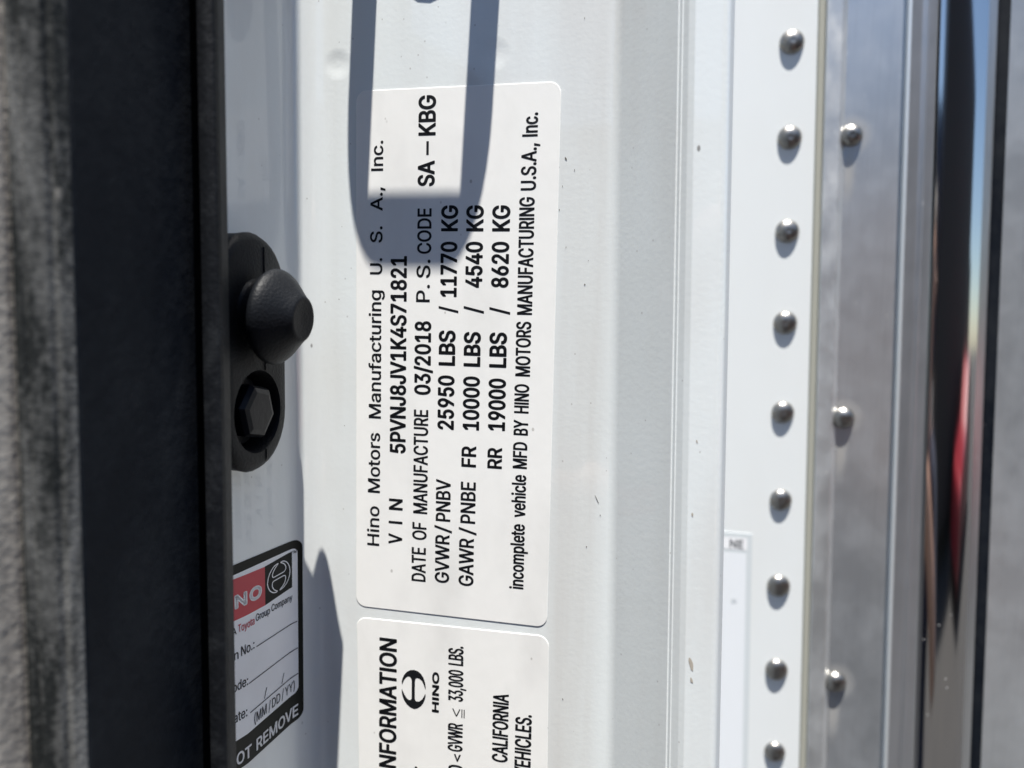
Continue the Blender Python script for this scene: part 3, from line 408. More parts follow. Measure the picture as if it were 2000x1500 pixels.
# --- certification label: 50 x 130 mm, reads upwards.  reading frame u = height (mm), v = -(distance from corner) (mm)
cert = thing('certification_label', 'white certification label printed with vehicle identification and weight ratings, largest label on the pillar', 'label', (*(C + LD * .0138), H0 - .077))
TH = .00012
def cert_map(off):
    bx, by = (C + LD * .0138)
    def f(u, v, o=None):
        x, y, z = on_wall(-v / 1000, u / 1000, off if o is None else o)
        return (x - bx, y - by, z + .077)
    return f
sheet('label_sheet', rrect(-77.2, -64.05, 52.45, -13.7, 2.6), cert_map(0), TH, label_white, cert, -.0003)
R, B_, S_ = .02, .13, .07
LINES = [
 [('Hino',20.08,3.30,-60.64,-50.30,0.065),('Motors',20.22,3.30,-46.80,-31.35,0.065),('Manufacturing',20.42,3.30,-27.67,4.41,0.065),('U.',20.61,3.25,8.31,12.32,0.065),('S.',20.64,3.24,16.07,20.05,0.065),('A.,',20.67,3.22,23.76,29.43,0.065),('Inc.',20.76,3.17,33.34,40.53,0.065)],
 [('V',26.31,3.74,-59.67,-57.0,0.110),('I',26.34,3.73,-54.4,-53.75,0.080),('N',26.38,3.72,-50.86,-47.94,0.110),('5PVNJ8JV1K4S71821',27.06,4.25,-36.19,12.85,0.175)],
 [('DATE',32.67,3.80,-68.86,-60.03,0.080),('OF',32.79,3.80,-58.02,-53.52,0.080),('MANUFACTURE',32.94,3.78,-51.25,-24.85,0.080),('03/2018',33.47,4.26,-21.11,-2.90,0.165),('P.',33.03,3.56,1.72,5.95,0.060),('S.',33.10,3.55,7.57,12.01,0.060),('CODE',33.27,3.60,13.37,24.26,0.080),('SA',33.95,4.3,29.47,35.50,0.175),('-',33.96,4.40,36.82,40.05,0.060),('KBG',34.10,4.38,41.36,50.74,0.175)],
 [('GVWR',38.87,3.77,-68.61,-56.16,0.090),('/',38.91,3.89,-55.63,-53.79,0.070),('PNBV',39.00,3.85,-52.72,-42.03,0.090),('25950',39.60,4.25,-29.50,-16.04,0.175),('LBS',39.70,4.25,-13.64,-5.00,0.195),('/',39.74,4.25,-0.77,0.84,0.090),('11770',39.86,4.20,3.08,16.32,0.175),('KG',39.94,4.24,18.75,24.93,0.175)],
 [('GAWR',45.21,3.85,-68.76,-56.53,0.090),('/',45.28,3.90,-55.60,-53.78,0.070),('PNBE',45.45,3.87,-52.70,-42.22,0.090),('FR',45.42,3.79,-38.49,-33.24,0.145),('10000',46.04,4.22,-29.27,-16.03,0.175),('LBS',46.07,4.25,-13.65,-5.20,0.195),('/',46.16,4.30,-0.76,0.97,0.090),('4540',46.23,4.27,5.38,16.32,0.175),('KG',46.29,4.30,18.74,24.86,0.175)],
 [('RR',51.95,3.70,-38.43,-33.23,0.145),('19000',52.55,4.3,-29.03,-16.28,0.175),('LBS',52.56,4.31,-13.66,-5.15,0.195),('/',52.62,4.35,-0.86,0.84,0.090),('8620',52.66,4.26,5.47,16.32,0.175),('KG',52.75,4.36,18.72,24.80,0.175)],
 [('incomplete',58.00,3.54,-68.18,-51.78,0.090),('vehicle',58.06,3.57,-50.09,-39.54,0.090),('MFD',58.17,3.55,-38.00,-31.46,0.090),('BY',58.25,3.60,-29.82,-26.07,0.090),('HINO',58.29,3.62,-24.45,-17.39,0.090),('MOTORS',58.42,3.65,-15.52,-2.44,0.090),('MANUFACTURING',58.56,3.68,-0.84,26.62,0.090),('U.S.A.,',58.77,3.66,28.14,38.88,0.090),('Inc.',58.90,3.70,40.38,45.81,0.090)],
]
for ln in LINES:
    text_mesh('text_line', [(t, -sb, cap, a, b, w) for (t, sb, cap, a, b, w) in ln], cert_map(TH + .00003), ink, cert)

# --- emission information label below it
emis = thing('emission_information_label', 'white emission information label with a black round emblem, below the certification label', 'label', (*(C + LD * .0142), H0 - .0802))
EA = math.radians(0.9)
def emis_map(off):
    bx, by = (C + LD * .0142)
    def f(u, v, o=None):
        x, y, z = on_wall(-v / 1000, u / 1000, off if o is None else o)
        return (x - bx, y - by, z + .0802)
    return f
def erot(p):            # the sheet sits slightly askew
    u, v = p[0] + 80.2, p[1] + 13.85
    return (-80.2 + u * math.cos(EA) - v * math.sin(EA), -13.85 + u * math.sin(EA) + v * math.cos(EA))
sheet('label_sheet', [erot(p) for p in rrect(-195, -64.6, -80.2, -13.85, 2.6)], emis_map(0), TH, label_white, emis, -.0003)
E1 = [[('I',25.12,4.84,-122.2,-121.3,0.165),('NFORMATION',25.05,4.84,-120.37,-84.89,0.195)], [('T',34.2,4.0,-121.6,-118.75,0.110)], [('HINO',36.60,1.9,-103.18,-92.31,0.175)],
      [('0',43.31,3.95,-118.6,-116.55,0.110),('<',42.7,2.5,-115.62,-113.6,0.050),('GVWR',43.05,3.97,-112.91,-105.30,0.090),('33,000',42.98,3.94,-99.38,-91.06,0.090),('LBS.',42.93,3.99,-89.84,-84.70,0.090)],
      [('CALIFORNIA',54.94,4.11,-113.91,-95.71,0.110)], [('VEHICLES.',60.9,4.19,-116.6,-100.27,0.110)]]
for ln in E1:
    text_mesh('text_line', [(t, -sb, cap, a, b, w) for (t, sb, cap, a, b, w) in ln], emis_map(TH + .00003), ink, emis)
# the "less than or equal" sign
def bar(p, q, w):
    d = (Vector(q) - Vector(p)).normalized(); n = Vector((-d.y, d.x)) * w / 2
    return [tuple(Vector(p) - n), tuple(Vector(q) - n), tuple(Vector(q) + n), tuple(Vector(p) + n)]
poly_mesh('less_or_equal_sign', [bar((-101.4, -40.3), (-103.4, -41.3), .28), bar((-103.4, -41.3), (-101.4, -42.2), .28), bar((-103.6, -42.75), (-101.35, -42.75), .26), bar((-103.6, -43.35), (-101.35, -43.35), .26)], emis_map(TH + .00003), ink, emis)
EMB = [(540,610),(546,585),(560,556),(580,532),(605,516),(635,510),(665,517),(690,535),(708,560),(721,595),(727,632),(727,655),(722,645),(712,615),(697,588),(678,574),(660,571),(648,578),(643,600),
       (643,735),(648,750),(660,755),(678,752),(700,733),(716,705),(724,685),(728,700),(722,730),(710,760),(692,787),(665,809),(638,818),(606,808),(580,788),(560,760),(546,728),(540,695),(540,670),(550,690),(562,715),(580,740),(598,752),(610,750),(618,738),
       (618,598),(613,580),(602,568),(588,568),(572,580),(558,600),(546,630),(541,640)]
def emblem(u0, u1, v0, v1):        # reading frame box
    return [(u0 + (818 - y) / 308 * (u1 - u0), v1 - (x - 540) / 188 * (v1 - v0)) for x, y in EMB]
poly_mesh('emblem', [emblem(-103.1, -92.5, -33.0, -26.45)], emis_map(TH + .00003), ink, emis)

# --- recall sticker on the shaded side face; reads left to right: u = s (mm), v = height (mm)
stk = thing('campaign_sticker', 'black bordered sticker with red panel and blank lines, on the shaded side below the bumper', 'sticker', (*path(-.012)[0], H0 - .084))
def warp(u, v):                    # the lower half was stuck on slightly crooked
    k = .19 * max(0, min(1, (-60 - v) / 38)) * max(0, u + 19)
    return v + k
def stk_map(off, corr=True):
    b = path(-.012)[0]
    def f(u, v, o=None):
        x, y, z = on_wall(u / 1000, warp(u, v) / 1000, off if o is None else o)
        return (x - b.x, y - b.y, z + .084)
    return f
def gridsheet(name, x0, x1, vtop, vbot, r, off, mat, base=None, n=26, rl=None):
    """rounded rectangle following the curved wall, as vertical slices"""
    xs = sorted(set([x0 + (x1 - x0) * k / n for k in range(n + 1)] + [x1 - r + r * math.sin(math.radians(a)) for a in range(0, 91, 15)]))
    f = stk_map(off); V = []; F = []
    for x in xs:
        d = max(0, x - (x1 - r)); h = r - math.sqrt(max(0, r * r - d * d)) if r else 0
        V += [f(x, vtop(x) - h), f(x, vbot(x) + h)]
    if base is not None:
        for i, x in enumerate(xs):
            d = max(0, x - (x1 - r)); h = r - math.sqrt(max(0, r * r - d * d)) if r else 0
            V += [f(x, vtop(x) - h, base), f(x, vbot(x) + h, base)]
    m = len(xs)
    for i in range(m - 1):
        F.append((2 * i, 2 * i + 1, 2 * i + 3, 2 * i + 2))
        if base is not None:
            o = 2 * m
            F += [(2 * i, 2 * i + 2, o + 2 * i + 2, o + 2 * i), (2 * i + 1, o + 2 * i + 1, o + 2 * i + 3, 2 * i + 3)]
    if base is not None: o = 2 * m; F += [(o - 2, o - 1, 2 * o - 1, 2 * o - 2), (0, o, o + 1, 1)]
    return mesh_obj(name, V, F, mat, stk, 40)
gridsheet('sticker_border', -46, -.75, lambda x: -60.3 + .04 * (x + 23), lambda x: -110.9, 2.2, .00020, sticker_black, -.0003, 40)
gridsheet('white_field', -44.5, -2.15, lambda x: -62.6 + .05 * (x + 23), lambda x: -103.3, 1.6, .00024, sticker_white, None, 40)
gridsheet('red_panel', -40, -12.95, lambda x: -63.55, lambda x: -73.6, 0, .00028, sticker_red, None, 20)
gridsheet('black_panel', -12.95, -3.85, lambda x: -63.50 + .13 * (x + 12.95), lambda x: -73.6 + .12 * (x + 12.95), 0, .00028, sticker_black, None, 12)
K = .00032
text_mesh('panel_word', [('HI', -70.9, 3.4, -30.3, -23.6, .32), ('N', -70.95, 3.4, -22.45, -18.6, .30), ('O', -70.95, 3.5, -17.95, -14.0, .28)], stk_map(K), print_white, stk)
def ebox(u0, u1, v0, v1, sh=0):    # emblem in the reading frame, upright
    return [(u0 + (818 - y) / 308 * (u1 - u0), v1 - (x - 540) / 188 * (v1 - v0) + sh * ((818 - y) / 308)) for x, y in EMB]
EO = ebox(-12.2, -4.55, -71.9, -64.4, .6); SQ = []
for i in range(len(EO)):
    if (Vector(EO[i]) - Vector(EO[i - 1])).length > 1e-4: SQ.append(bar(EO[i - 1], EO[i], .26))
poly_mesh('emblem', SQ, stk_map(K), print_white, stk)
text_mesh('trademark_sign', [('TM', -63.0, .75, -3.75, -2.5, .02)], stk_map(K), ink, stk)
text_mesh('tagline', [('A', -77.0, 1.75, -23.4, -22.0, .03), ('Group', -76.45, 1.85, -16.05, -11.45, .03), ('Company', -76.2, 1.85, -10.95, -3.85, .03)], stk_map(K), ink, stk)
text_mesh('tagline', [('Toyota', -76.85, 1.9, -21.5, -16.45, .03)], stk_map(K), print_red, stk)
text_mesh('field_name', [('ign', -83.2, 2.3, -25.2, -21.5, .03), ('No.:', -83.0, 2.4, -20.7, -16.6, .03)], stk_map(K), ink, stk)
text_mesh('field_name', [('Code:', -91.0, 2.4, -25.1, -18.7, .03)], stk_map(K), ink, stk)
text_mesh('field_name', [('Date:', -98.7, 2.5, -24.9, -19.1, .03)], stk_map(K), ink, stk)
text_mesh('date_format', [('(MM', -102.2, 2.55, -16.9, -12.9, .02), ('/', -102.2, 2.5, -12.3, -11.6, .0), ('DD', -102.15, 2.45, -11.1, -8.3, .02), ('/', -102.1, 2.5, -7.8, -7.1, .0), ('YY)', -102.1, 2.45, -6.6, -3.3, .02)], stk_map(K), ink, stk)
def rule(p, q, w, n=14):
    V = []; 
    top = [(p[0] + (q[0] - p[0]) * k / n, p[1] + (q[1] - p[1]) * k / n + w / 2) for k in range(n + 1)]
    return top + [(x, y - w) for x, y in reversed(top)]
for p, q in (((-15.95, -82.9), (-2.45, -82.9)), ((-18.4, -90.9), (-2.3, -90.8)), ((-18.15, -98.5), (-2.25, -98.35))):
    poly_mesh('rule_line', [rule(p, q, .26)], stk_map(K), ink, stk)
poly_mesh('date_slash', [bar((-13.6, -98.0), (-12.8, -95.4), .2)], stk_map(K), ink, stk)
poly_mesh('date_slash', [bar((-7.7, -97.9), (-6.95, -95.3), .2)], stk_map(K), ink, stk)
text_mesh('band_words', [('DO', -109.6, 3.1, -34.5, -29.5, .08), ('N', -109.6, 3.1, -26.2, -23.0, .08), ('OT', -109.6, 3.1, -22.6, -17.9, .08), ('REMOVE', -109.6, 3.1, -16.4, -2.35, .08)], stk_map(K), print_white, stk)

# ---------------------------------------------------------------- rubber bumper bolted to the side face
def lathe(name, prof, mat, parent, M, n=48, smooth=35):
    V = []; F = []
    for r, h in prof:
        for k in range(n):
            a = 2 * math.pi * k / n; V.append(M @ Vector((r * math.cos(a), r * math.sin(a), h)))
    for i in range(len(prof) - 1):
        for k in range(n):
            F.append((i * n + k, i * n + (k + 1) % n, (i + 1) * n + (k + 1) % n, (i + 1) * n + k))
    F.append(tuple((len(prof) - 1) * n + k for k in range(n))); F.append(tuple(reversed(range(n))))
    return mesh_obj(name, V, F, mat, parent, smooth)
base_c = Vector((-.0632, .1643))
bloc = (base_c.x, base_c.y, H0 - .0105)
bumper = thing('door_bumper', 'black rubber door bumper with cone shaped head and hex bolt on the shaded side', 'door bumper', bloc)
MB = frame(Vector((0, 0, 0)), Vector((-.225, -.974, 0)).normalized(), Vector((0, 0, 1)), Vector((.974, -.225, 0)).normalized())   # local x = toward the viewer along the wall, y = up, z = out of the wall
def obround(w, h, n=16):
    out = []; r = w / 2
    for k in range(n + 1):
        a = math.pi * k / n; out.append((r * math.cos(a), h / 2 - r + r * math.sin(a)))
    for k in range(n + 1):
        a = math.pi + math.pi * k / n; out.append((r * math.cos(a), -h / 2 + r + r * math.sin(a)))
    return out
def plate_with_hole(name, rings, hole_c, hole_r, hole_depth, mat):
    """rings = [(width, height, level)]: outer wall going up, then a face pierced by a round hole with its own floor"""
    bm = bmesh.new(); loops = []
    for w, h, z in rings:
        loops.append([bm.verts.new(MB @ Vector((x, y, z))) for x, y in obround(w, h)])
    for a, b in zip(loops, loops[1:]):
        for i in range(len(a)): j = (i + 1) % len(a); bm.faces.new((a[i], a[j], b[j], b[i]))
    zt = rings[-1][2]; n = 40
    hl = []
    for r, z in ((hole_r, zt), (hole_r - .0004, zt - .0012), (hole_r - .0008, zt - hole_depth), (hole_r * .45, zt - hole_depth)):
        hl.append([bm.verts.new(MB @ Vector((hole_c[0] + r * math.cos(2 * math.pi * k / n), hole_c[1] + r * math.sin(2 * math.pi * k / n), z))) for k in range(n)])
    for a, b in zip(hl, hl[1:]):
        for i in range(n): j = (i + 1) % n; bm.faces.new((a[i], a[j], b[j], b[i]))
    bm.faces.new(hl[-1])
    o = loops[-1]; e = []
    for L_ in (o, hl[0]):
        for i in range(len(L_)):
            ed = bm.edges.get((L_[i], L_[(i + 1) % len(L_)])) or bm.edges.new((L_[i], L_[(i + 1) % len(L_)])); e.append(ed)
    bmesh.ops.triangle_fill(bm, use_beauty=True, edges=e)
    bmesh.ops.recalc_face_normals(bm, faces=bm.faces)
    me = bpy.data.meshes.new(name); bm.to_mesh(me); bm.free(); me.shade_smooth(); me.set_sharp_from_angle(angle=math.radians(38))
    me.materials.append(mat.m); ob = bpy.data.objects.new(name, me); COL.objects.link(ob); ob.parent = bumper; return ob
plate_with_hole('base_plate', [(.0258, .0520, -.0065), (.0260, .0522, .0040), (.0258, .0526, .0058), (.0242, .0510, .0070), (.0220, .0488, .0075)], (0, -.0128), .0092, .0058, bump_rubber)
hd = MB @ Matrix.Translation((.0, .0088, -.0004)) @ Matrix.Rotation(math.radians(3), 4, 'X') @ Matrix.Diagonal((.97, .97, .985, 1))
lathe('bumper_head', [(.0088, .0070), (.0080, .0078), (.0076, .0086), (.0078, .0105), (.0094, .0112), (.0103, .0117), (.01070, .0124), (.01068, .0130), (.0104, .0137), (.0096, .0147), (.0082, .0160), (.0066, .0174), (.0055, .0185), (.0050, .0191), (.0046, .01935), (.0041, .0193), (.0010, .0189)], bump_rubber, bumper, hd, 56, 50)
# raised moulding seam over the plate
V = []
for y in [-.0262 + .0524 * k / 30 for k in range(31)]:
    if -.0220 < y < -.0036 or -.0005 < y < .0185: continue
    V.append(y)
def seam(y0, y1):
    P = []; n = 10
    for k in range(n + 1):
        y = y0 + (y1 - y0) * k / n; z = .0075 if abs(y) < .0235 else .0075 - ((abs(y) - .0235) / .0031) ** 2 * .0036
        P += [MB @ Vector((-.0030, y, z - .0004)), MB @ Vector((-.0028, y, z + .00022)), MB @ Vector((-.0026, y, z - .0004))]
    F = []
    for k in range(n):
        for i in range(2): F.append((3 * k + i, 3 * k + i + 1, 3 * k + 4 + i, 3 * k + 3 + i))
    mesh_obj('moulding_seam', P, F, bump_rubber, bumper, 30)
seam(-.0262, -.0216); seam(-.0038, .0262)
# hexagon bolt
bp = MB @ Matrix.Translation((0, -.0128, 0)) @ Matrix.Rotation(math.radians(12), 4, 'Z')
lathe('washer', [(.0080, .0016), (.0080, .0026), (.0076, .0030), (.003, .0030)], bolt_black, bumper, bp, 36)
def hexring(r, z): return [bp @ Vector((r * math.cos(math.radians(60 * k)), r * math.sin(math.radians(60 * k)), z)) for k in range(6)]
V = []; F = []
lv = [(.0065, .0030), (.0065, .0068), (.0058, .0078), (.0046, .0082)]
for r, z in lv: V += hexring(r, z)
for i in range(3):
    for k in range(6): F.append((i * 6 + k, i * 6 + (k + 1) % 6, (i + 1) * 6 + (k + 1) % 6, (i + 1) * 6 + k))
F.append((18, 19, 20, 21, 22, 23))
mesh_obj('bolt', V, F, bolt_black, bumper, 20)

# ---------------------------------------------------------------- door seal / trim on the left
seal = thing('door_seal', 'thick black rubber door seal with dusty ridge along the door opening', 'door seal')
def sl(x, y): return -.010 * max(0, min(1, (-.058 - x) / .014))
ZS = [ZB, -.2, 0, .2, ZT]
extrude('edge_strip', rounded([(x * .978 - .0010, y * .978, r) for x, y, r in ((-.0594, .1560, 0), (-.0594, .1443, .0009), (-.0575, .1434, .0030), (-.0558, .1436, .0009), (-.0556, .1452, .0008), (-.0562, .1500, .001), (-.0660, .1650, 0))], 6), ZS, strip_black, seal, sl, 40)
extrude('seal_channel', rounded([(-.0700, .1178, 0), (-.0692, .1185, .0008), (-.0664, .1280, .01), (-.0630, .1390, .006), (-.0614, .1438, .0012), (-.0622, .1510, .0006), (-.0594, .1520, 0)], 6), ZS, trim_black, seal, sl, 40)
extrude('seal_ridge', rounded([(-.0699, .1190, 0), (-.0694, .1180, .0006), (-.0706, .1162, .0008), (-.0714, .1164, .0004), (-.0720, .1153, .0008), (-.0745, .1146, .002), (-.0752, .1152, .0004), (-.0758, .1147, .0006), (-.0772, .1153, .0008), (-.0780, .1165, 0)], 7), ZS, ridge_rubber, seal, sl, 50)
extrude('felt_strip', rounded([(-.0776, .1168, 0), (-.0782, .1150, .0012), (-.0800, .1120, .003), (-.0850, .1090, .004), (-.0950, .1060, 0)], 7), ZS, felt, seal, sl, 50)

# ---------------------------------------------------------------- door striker above the frame (casts the loop shadow)
strk = thing('door_striker', 'steel door striker loop bolted to the pillar above the certification label', 'door striker', (*(C + LD * .032), H0 + .1256))
MS = frame(Vector((0, 0, 0)), Vector((LD.x, LD.y, 0)), Vector((0, 0, 1)), Vector((NL.x, NL.y, 0)))   # x right, y up, z out of the wall
xo0, xo1, xi0, xi1, pO, pI = -.0169, .0195, -.0108, .0129, .0300, .0264
outer = [(xo0, 0), (xo0, pO - .0095)] + [(xo0 + .0095 - .0095 * math.cos(a), pO - .0095 + .0095 * math.sin(a)) for a in [math.radians(10 * k) for k in range(1, 9)]] + [(xo0 + .0095, pO)]
outer += [(xo1 - .0095, pO)] + [(xo1 - .0095 + .0095 * math.sin(a), pO - .0095 + .0095 * math.cos(a)) for a in [math.radians(10 * k) for k in range(1, 9)]] + [(xo1, pO - .0095), (xo1, 0)]
inner = [(xi0, 0), (xi0, pI), (xi1, pI), (xi1, 0)]
ol = len(outer)
bm = bmesh.new(); tv = []
for yy in (-.0024, .0024):
    ring = [bm.verts.new(MS @ Vector((x, yy, z))) for x, z in outer + inner[::-1]]
    tv.append(ring); bm.faces.new(ring)
m_ = len(tv[0])
for i in range(m_): j = (i + 1) % m_; bm.faces.new((tv[0][i], tv[0][j], tv[1][j], tv[1][i]))
bmesh.ops.recalc_face_normals(bm, faces=bm.faces); bmesh.ops.triangulate(bm, faces=bm.faces)
me = bpy.data.meshes.new('loop'); bm.to_mesh(me); bm.free(); me.materials.append(steel.m)
lo = bpy.data.objects.new('loop', me); COL.objects.link(lo); lo.parent = strk
V = []; F = []
ring = [(x * .046 / 2, y * .03 / 2) for x, y in ((-1, -.6), (-.9, -.8), (-.5, -1), (.5, -1), (.9, -.8), (1, -.6), (1, .9), (.9, 1), (-.9, 1), (-1, .9))]
ring = [(x, y + .007) for x, y in ring]
for zz in (.0001, .003): V += [MS @ Vector((x, y, zz)) for x, y in ring]
F = [tuple(range(10)), tuple(range(10, 20))] + [(i, (i + 1) % 10, 10 + (i + 1) % 10, 10 + i) for i in range(10)]
mesh_obj('striker_plate', V, F, steel, strk)
lathe('striker_bolt', [(.0072, .0001), (.0072, .0026), (.0064, .0030), (.002, .0032)], steel, strk, MS @ Matrix.Translation((.0001, -.0362, 0)), 13)

# ---------------------------------------------------------------- cargo box behind the cab
P0 = Vector((.1029, .28))
boxt = thing('cargo_box', 'white cargo box front with riveted aluminium corner post behind the cab', 'cargo box')
BL = .0325
def bp3(t, p, z=0): q = P0 + LD * t + NL * p; return (q.x - BL * z * LD.x, q.y - BL * z * LD.y, z)
def bprof(pts): return [(*(P0 + LD * t + NL * p), r) for t, p, r in pts]
extrude('front_panel', rounded(bprof([(-.065, 0, 0), (.0150, 0, 0)])), ZS, box_white, boxt, BL)
extrude('sealant_line', rounded(bprof([(.0080, 0, 0), (.0083, .0010, .0004), (.0105, .0014, .0004), (.0106, 0, 0)])), ZS, gasket, boxt, BL)
extrude('post_rib', rounded(bprof([(.0103, .0002, 0), (.0106, .0028, .0006), (.0160, .0028, .0012), (.0178, .0012, 0)])), ZS, alu_strip, boxt, BL)
extrude('post_face', rounded(bprof([(.0178, .0012, 0), (.0374, .0012, 0)])), ZS, alu_plate, boxt, lambda x, y: .034)
extrude('post_lip', rounded(bprof([(.0371, .0010, 0), (.0372, .0042, .0004), (.0383, .0044, .0003), (.0386, .0030, 0)])), ZS, alu_edge, boxt, .036)
extrude('post_flange', rounded(bprof([(.0385, .0031, 0), (.0425, .0022, .002), (.0440, .0026, .0005), (.0446, .0022, .0005), (.0476, .0018, .0008), (.0480, -.006, 0)])), ZS, alu_brushed, boxt, .037)
extrude('added_dark_strip', rounded(bprof([(.0700, -.0120, 0), (.0705, -.0105, .001), (.0752, -.0110, .001), (.0758, -.0300, 0)])), ZS, trim_black, boxt, .04)  # black strip added for the dark edge line and reflection beside the post
extrude('side_sheet', rounded(bprof([(.0740, -.0190, 0), (.0780, -.020, .002), (.12, -.022, .004), (.2, -.02, 0)])), ZS, alu_side, boxt, .04)
def rivet_mesh(r, h, pin):
    prof = [(r * 1.02, 0)]
    for k in range(1, 9):
        a = math.radians(90 * k / 9); prof.append((r * math.cos(a) ** .9, h * math.sin(a)))
    if pin: prof += [(r * .30, h * .985), (r * .26, h * .86), (r * .16, h * .86), (r * .12, h * .95)]
    else: prof += [(r * .26, h * .995), (r * .2, h * .95), (r * .1, h * .95)]
    return prof
MR = Matrix(((LD.x, 0, NL.x), (LD.y, 0, NL.y), (0, 1, 0)))
def make_rivet(prof, loc, me=None):
    if me is None:
        o = lathe('rivet', prof, rivet_alu, boxt, MR.to_4x4(), 28, 50)
    else:
        o = bpy.data.objects.new('rivet', me); COL.objects.link(o); o.parent = boxt
    o.location = loc; o.rotation_euler = (random.uniform(-.05, .05), random.uniform(-.05, .05), random.uniform(-.05, .05)); o.scale = [random.uniform(.96, 1.05)] * 3; return o
first = None
for k in range(-5, 15):
    z = .0994 - .03388 * k
    q = P0 + LD * (-.00085 - .0307 * z) + NL * .0001
    o = make_rivet(rivet_mesh(.0041, .0021, False), (q.x, q.y, z), first.data if first else None)
    first = first or o
second = None
for k in range(-2, 5):
    z = .0654 - .1023 * k
    q = P0 + LD * (.0201 - .034 * z) + NL * .0013
    o = make_rivet(rivet_mesh(.0039, .0026, True), (q.x, q.y, z), second.data if second else None)
    second = second or o

# chrome tube
tube = thing('chrome_corner_post', 'polished chrome rounded corner post beside the riveted aluminium strip', 'corner post')
TQ = P0 + LD * .0487 + NL * .003; RQ = .0263; CQ = TQ - NL * RQ
a0_ = math.atan2(NL.y, NL.x)
prof = [tuple(TQ - LD * .0006 - NL * .004), tuple(TQ - LD * .0004)] + [(CQ.x + RQ * math.cos(a0_ + math.radians(1.5 * k)), CQ.y + RQ * math.sin(a0_ + math.radians(1.5 * k))) for k in range(69)]
extrude('post_skin', prof, ZS, chrome, tube, .041, 40)

# label on the box panel, mostly hidden behind the cab edge
bl = thing('box_label', 'pale label on the white box panel half hidden behind the pillar edge', 'label', (*(P0 + LD * -.0188), H0 - .085))
b0 = P0 + LD * -.0188
def blm(off):
    def f(u, v, o=None):
        q = P0 + LD * (u / 1000) + NL * (off if o is None else o); z = v / 1000
        return (q.x - BL * z * LD.x - b0.x, q.y - BL * z * LD.y - b0.y, z + .085)
    return f
lab_blue = Mat('box_label_face', (.76, .785, .81), .4); lab_grey = Mat('box_label_border', (.60, .64, .655), .4); faded = Mat('faded_ink', (.16, .17, .18), .6)
sheet('label_border', rrect(-45, -230, -11.2, -84.2, .5), blm(0), .0002, lab_grey, bl, .00005)
poly_mesh('label_field', [[(-44, -229), (-13.3, -229), (-13.3, -92.2), (-44, -92.2)]], blm(.00026), lab_blue, bl)
poly_mesh('title_box', [[(-44, -91.0), (-13.1, -91.0), (-13.1, -86.2), (-44, -86.2)]], blm(.00026), print_white, bl)
text_mesh('title_letters', [('NE', -90.4, 3.4, -19.6, -14.4, .12)], blm(.00032), faded, bl)
text_mesh('small_letters', [('E', -112.6, 1.6, -18.6, -16.6, .02)], blm(.00032), lab_grey, bl)

# ---------------------------------------------------------------- the photographer, mirrored in the metal
person = thing('person', 'person in dark shirt and jeans holding up a phone, mirrored in the metal', 'person', (.16, -.42, 0)); person.rotation_euler.z = .25
skin_m = Mat('skin', (.42, .25, .18), .5); shirt_m = Mat('navy_shirt', (.012, .016, .035), .85); sleeve_m = Mat('sleeve', (.02, .024, .04), .85)
jean_m = Mat('jeans', (.03, .045, .10), .9); hair_m = Mat('hair', (.02, .014, .01), .6); shoe_m = Mat('shoe', (.03, .03, .03), .6)
def skinned(name, pts, edges, root, mats, pick, sub=2, parent=person):
    me = bpy.data.meshes.new(name); me.from_pydata([p[:3] for p in pts], edges, []); o = bpy.data.objects.new(name, me); COL.objects.link(o); o.parent = parent
    sk = o.modifiers.new('skin', 'SKIN'); me.skin_vertices or o.data.attributes
    sv = me.skin_vertices[0].data
    for i, p in enumerate(pts): sv[i].radius = (p[3], p[4] if len(p) > 4 else p[3]); sv[i].use_root = (i == root)
    ss = o.modifiers.new('sub', 'SUBSURF'); ss.levels = sub; ss.render_levels = sub
    bpy.context.view_layer.update()
    nm = bpy.data.meshes.new_from_object(o.evaluated_get(bpy.context.evaluated_depsgraph_get()))
    o.modifiers.clear(); o.data = nm; nm.materials.clear()
    for m in mats: nm.materials.append(m.m)
    for p in nm.polygons: p.material_index = pick(p.center); p.use_smooth = True
    return o
# joints relative to the person's base (x right, y towards the truck)
J = [(0, 0, .95, .15, .11), (0, .01, 1.12, .135, .10), (0, .01, 1.30, .16, .11), (0, 0, 1.42, .10, .08), (0, .005, 1.49, .055, .055), (0, .02, 1.56, .065, .07), (0, .02, 1.64, .078, .095), (0, .02, 1.72, .06, .075),
     (-.17, 0, 1.41, .058), (-.25, .10, 1.22, .044), (-.20, .28, 1.38, .034), (-.155, .37, 1.50, .027), (.17, 0, 1.41, .058), (.25, .10, 1.22, .044), (.17, .28, 1.38, .034), (.075, .37, 1.50, .027),
     (-.09, 0, .84, .09), (-.11, .01, .50, .062), (-.12, -.02, .12, .045), (-.12, .10, .05, .04), (.09, 0, .84, .09), (.11, .01, .50, .062), (.12, -.02, .12, .045), (.12, .10, .05, .04)]
ED = [(0, 1), (1, 2), (2, 3), (3, 4), (4, 5), (5, 6), (6, 7), (3, 8), (8, 9), (9, 10), (10, 11), (3, 12), (12, 13), (13, 14), (14, 15), (0, 16), (16, 17), (17, 18), (18, 19), (0, 20), (20, 21), (21, 22), (22, 23)]
def pick(c):
    if c.z > 1.475 and abs(c.x) < .14 and c.y < .2: return 0
    if c.y > .16 and c.z > 1.2: return 0
    if c.z < .10: return 4
    if c.z < .98: return 3
    if abs(c.x) > .16 and c.z > 1.12: return 2
    return 1
skinned('body', J, ED, 0, (skin_m, shirt_m, sleeve_m, jean_m, shoe_m), pick)
skinned('hair', [(0, .0, 1.745, .07, .085), (0, -.03, 1.70, .075, .08), (0, -.06, 1.63, .06, .05)], [(0, 1), (1, 2)], 0, (hair_m,), lambda c: 0)
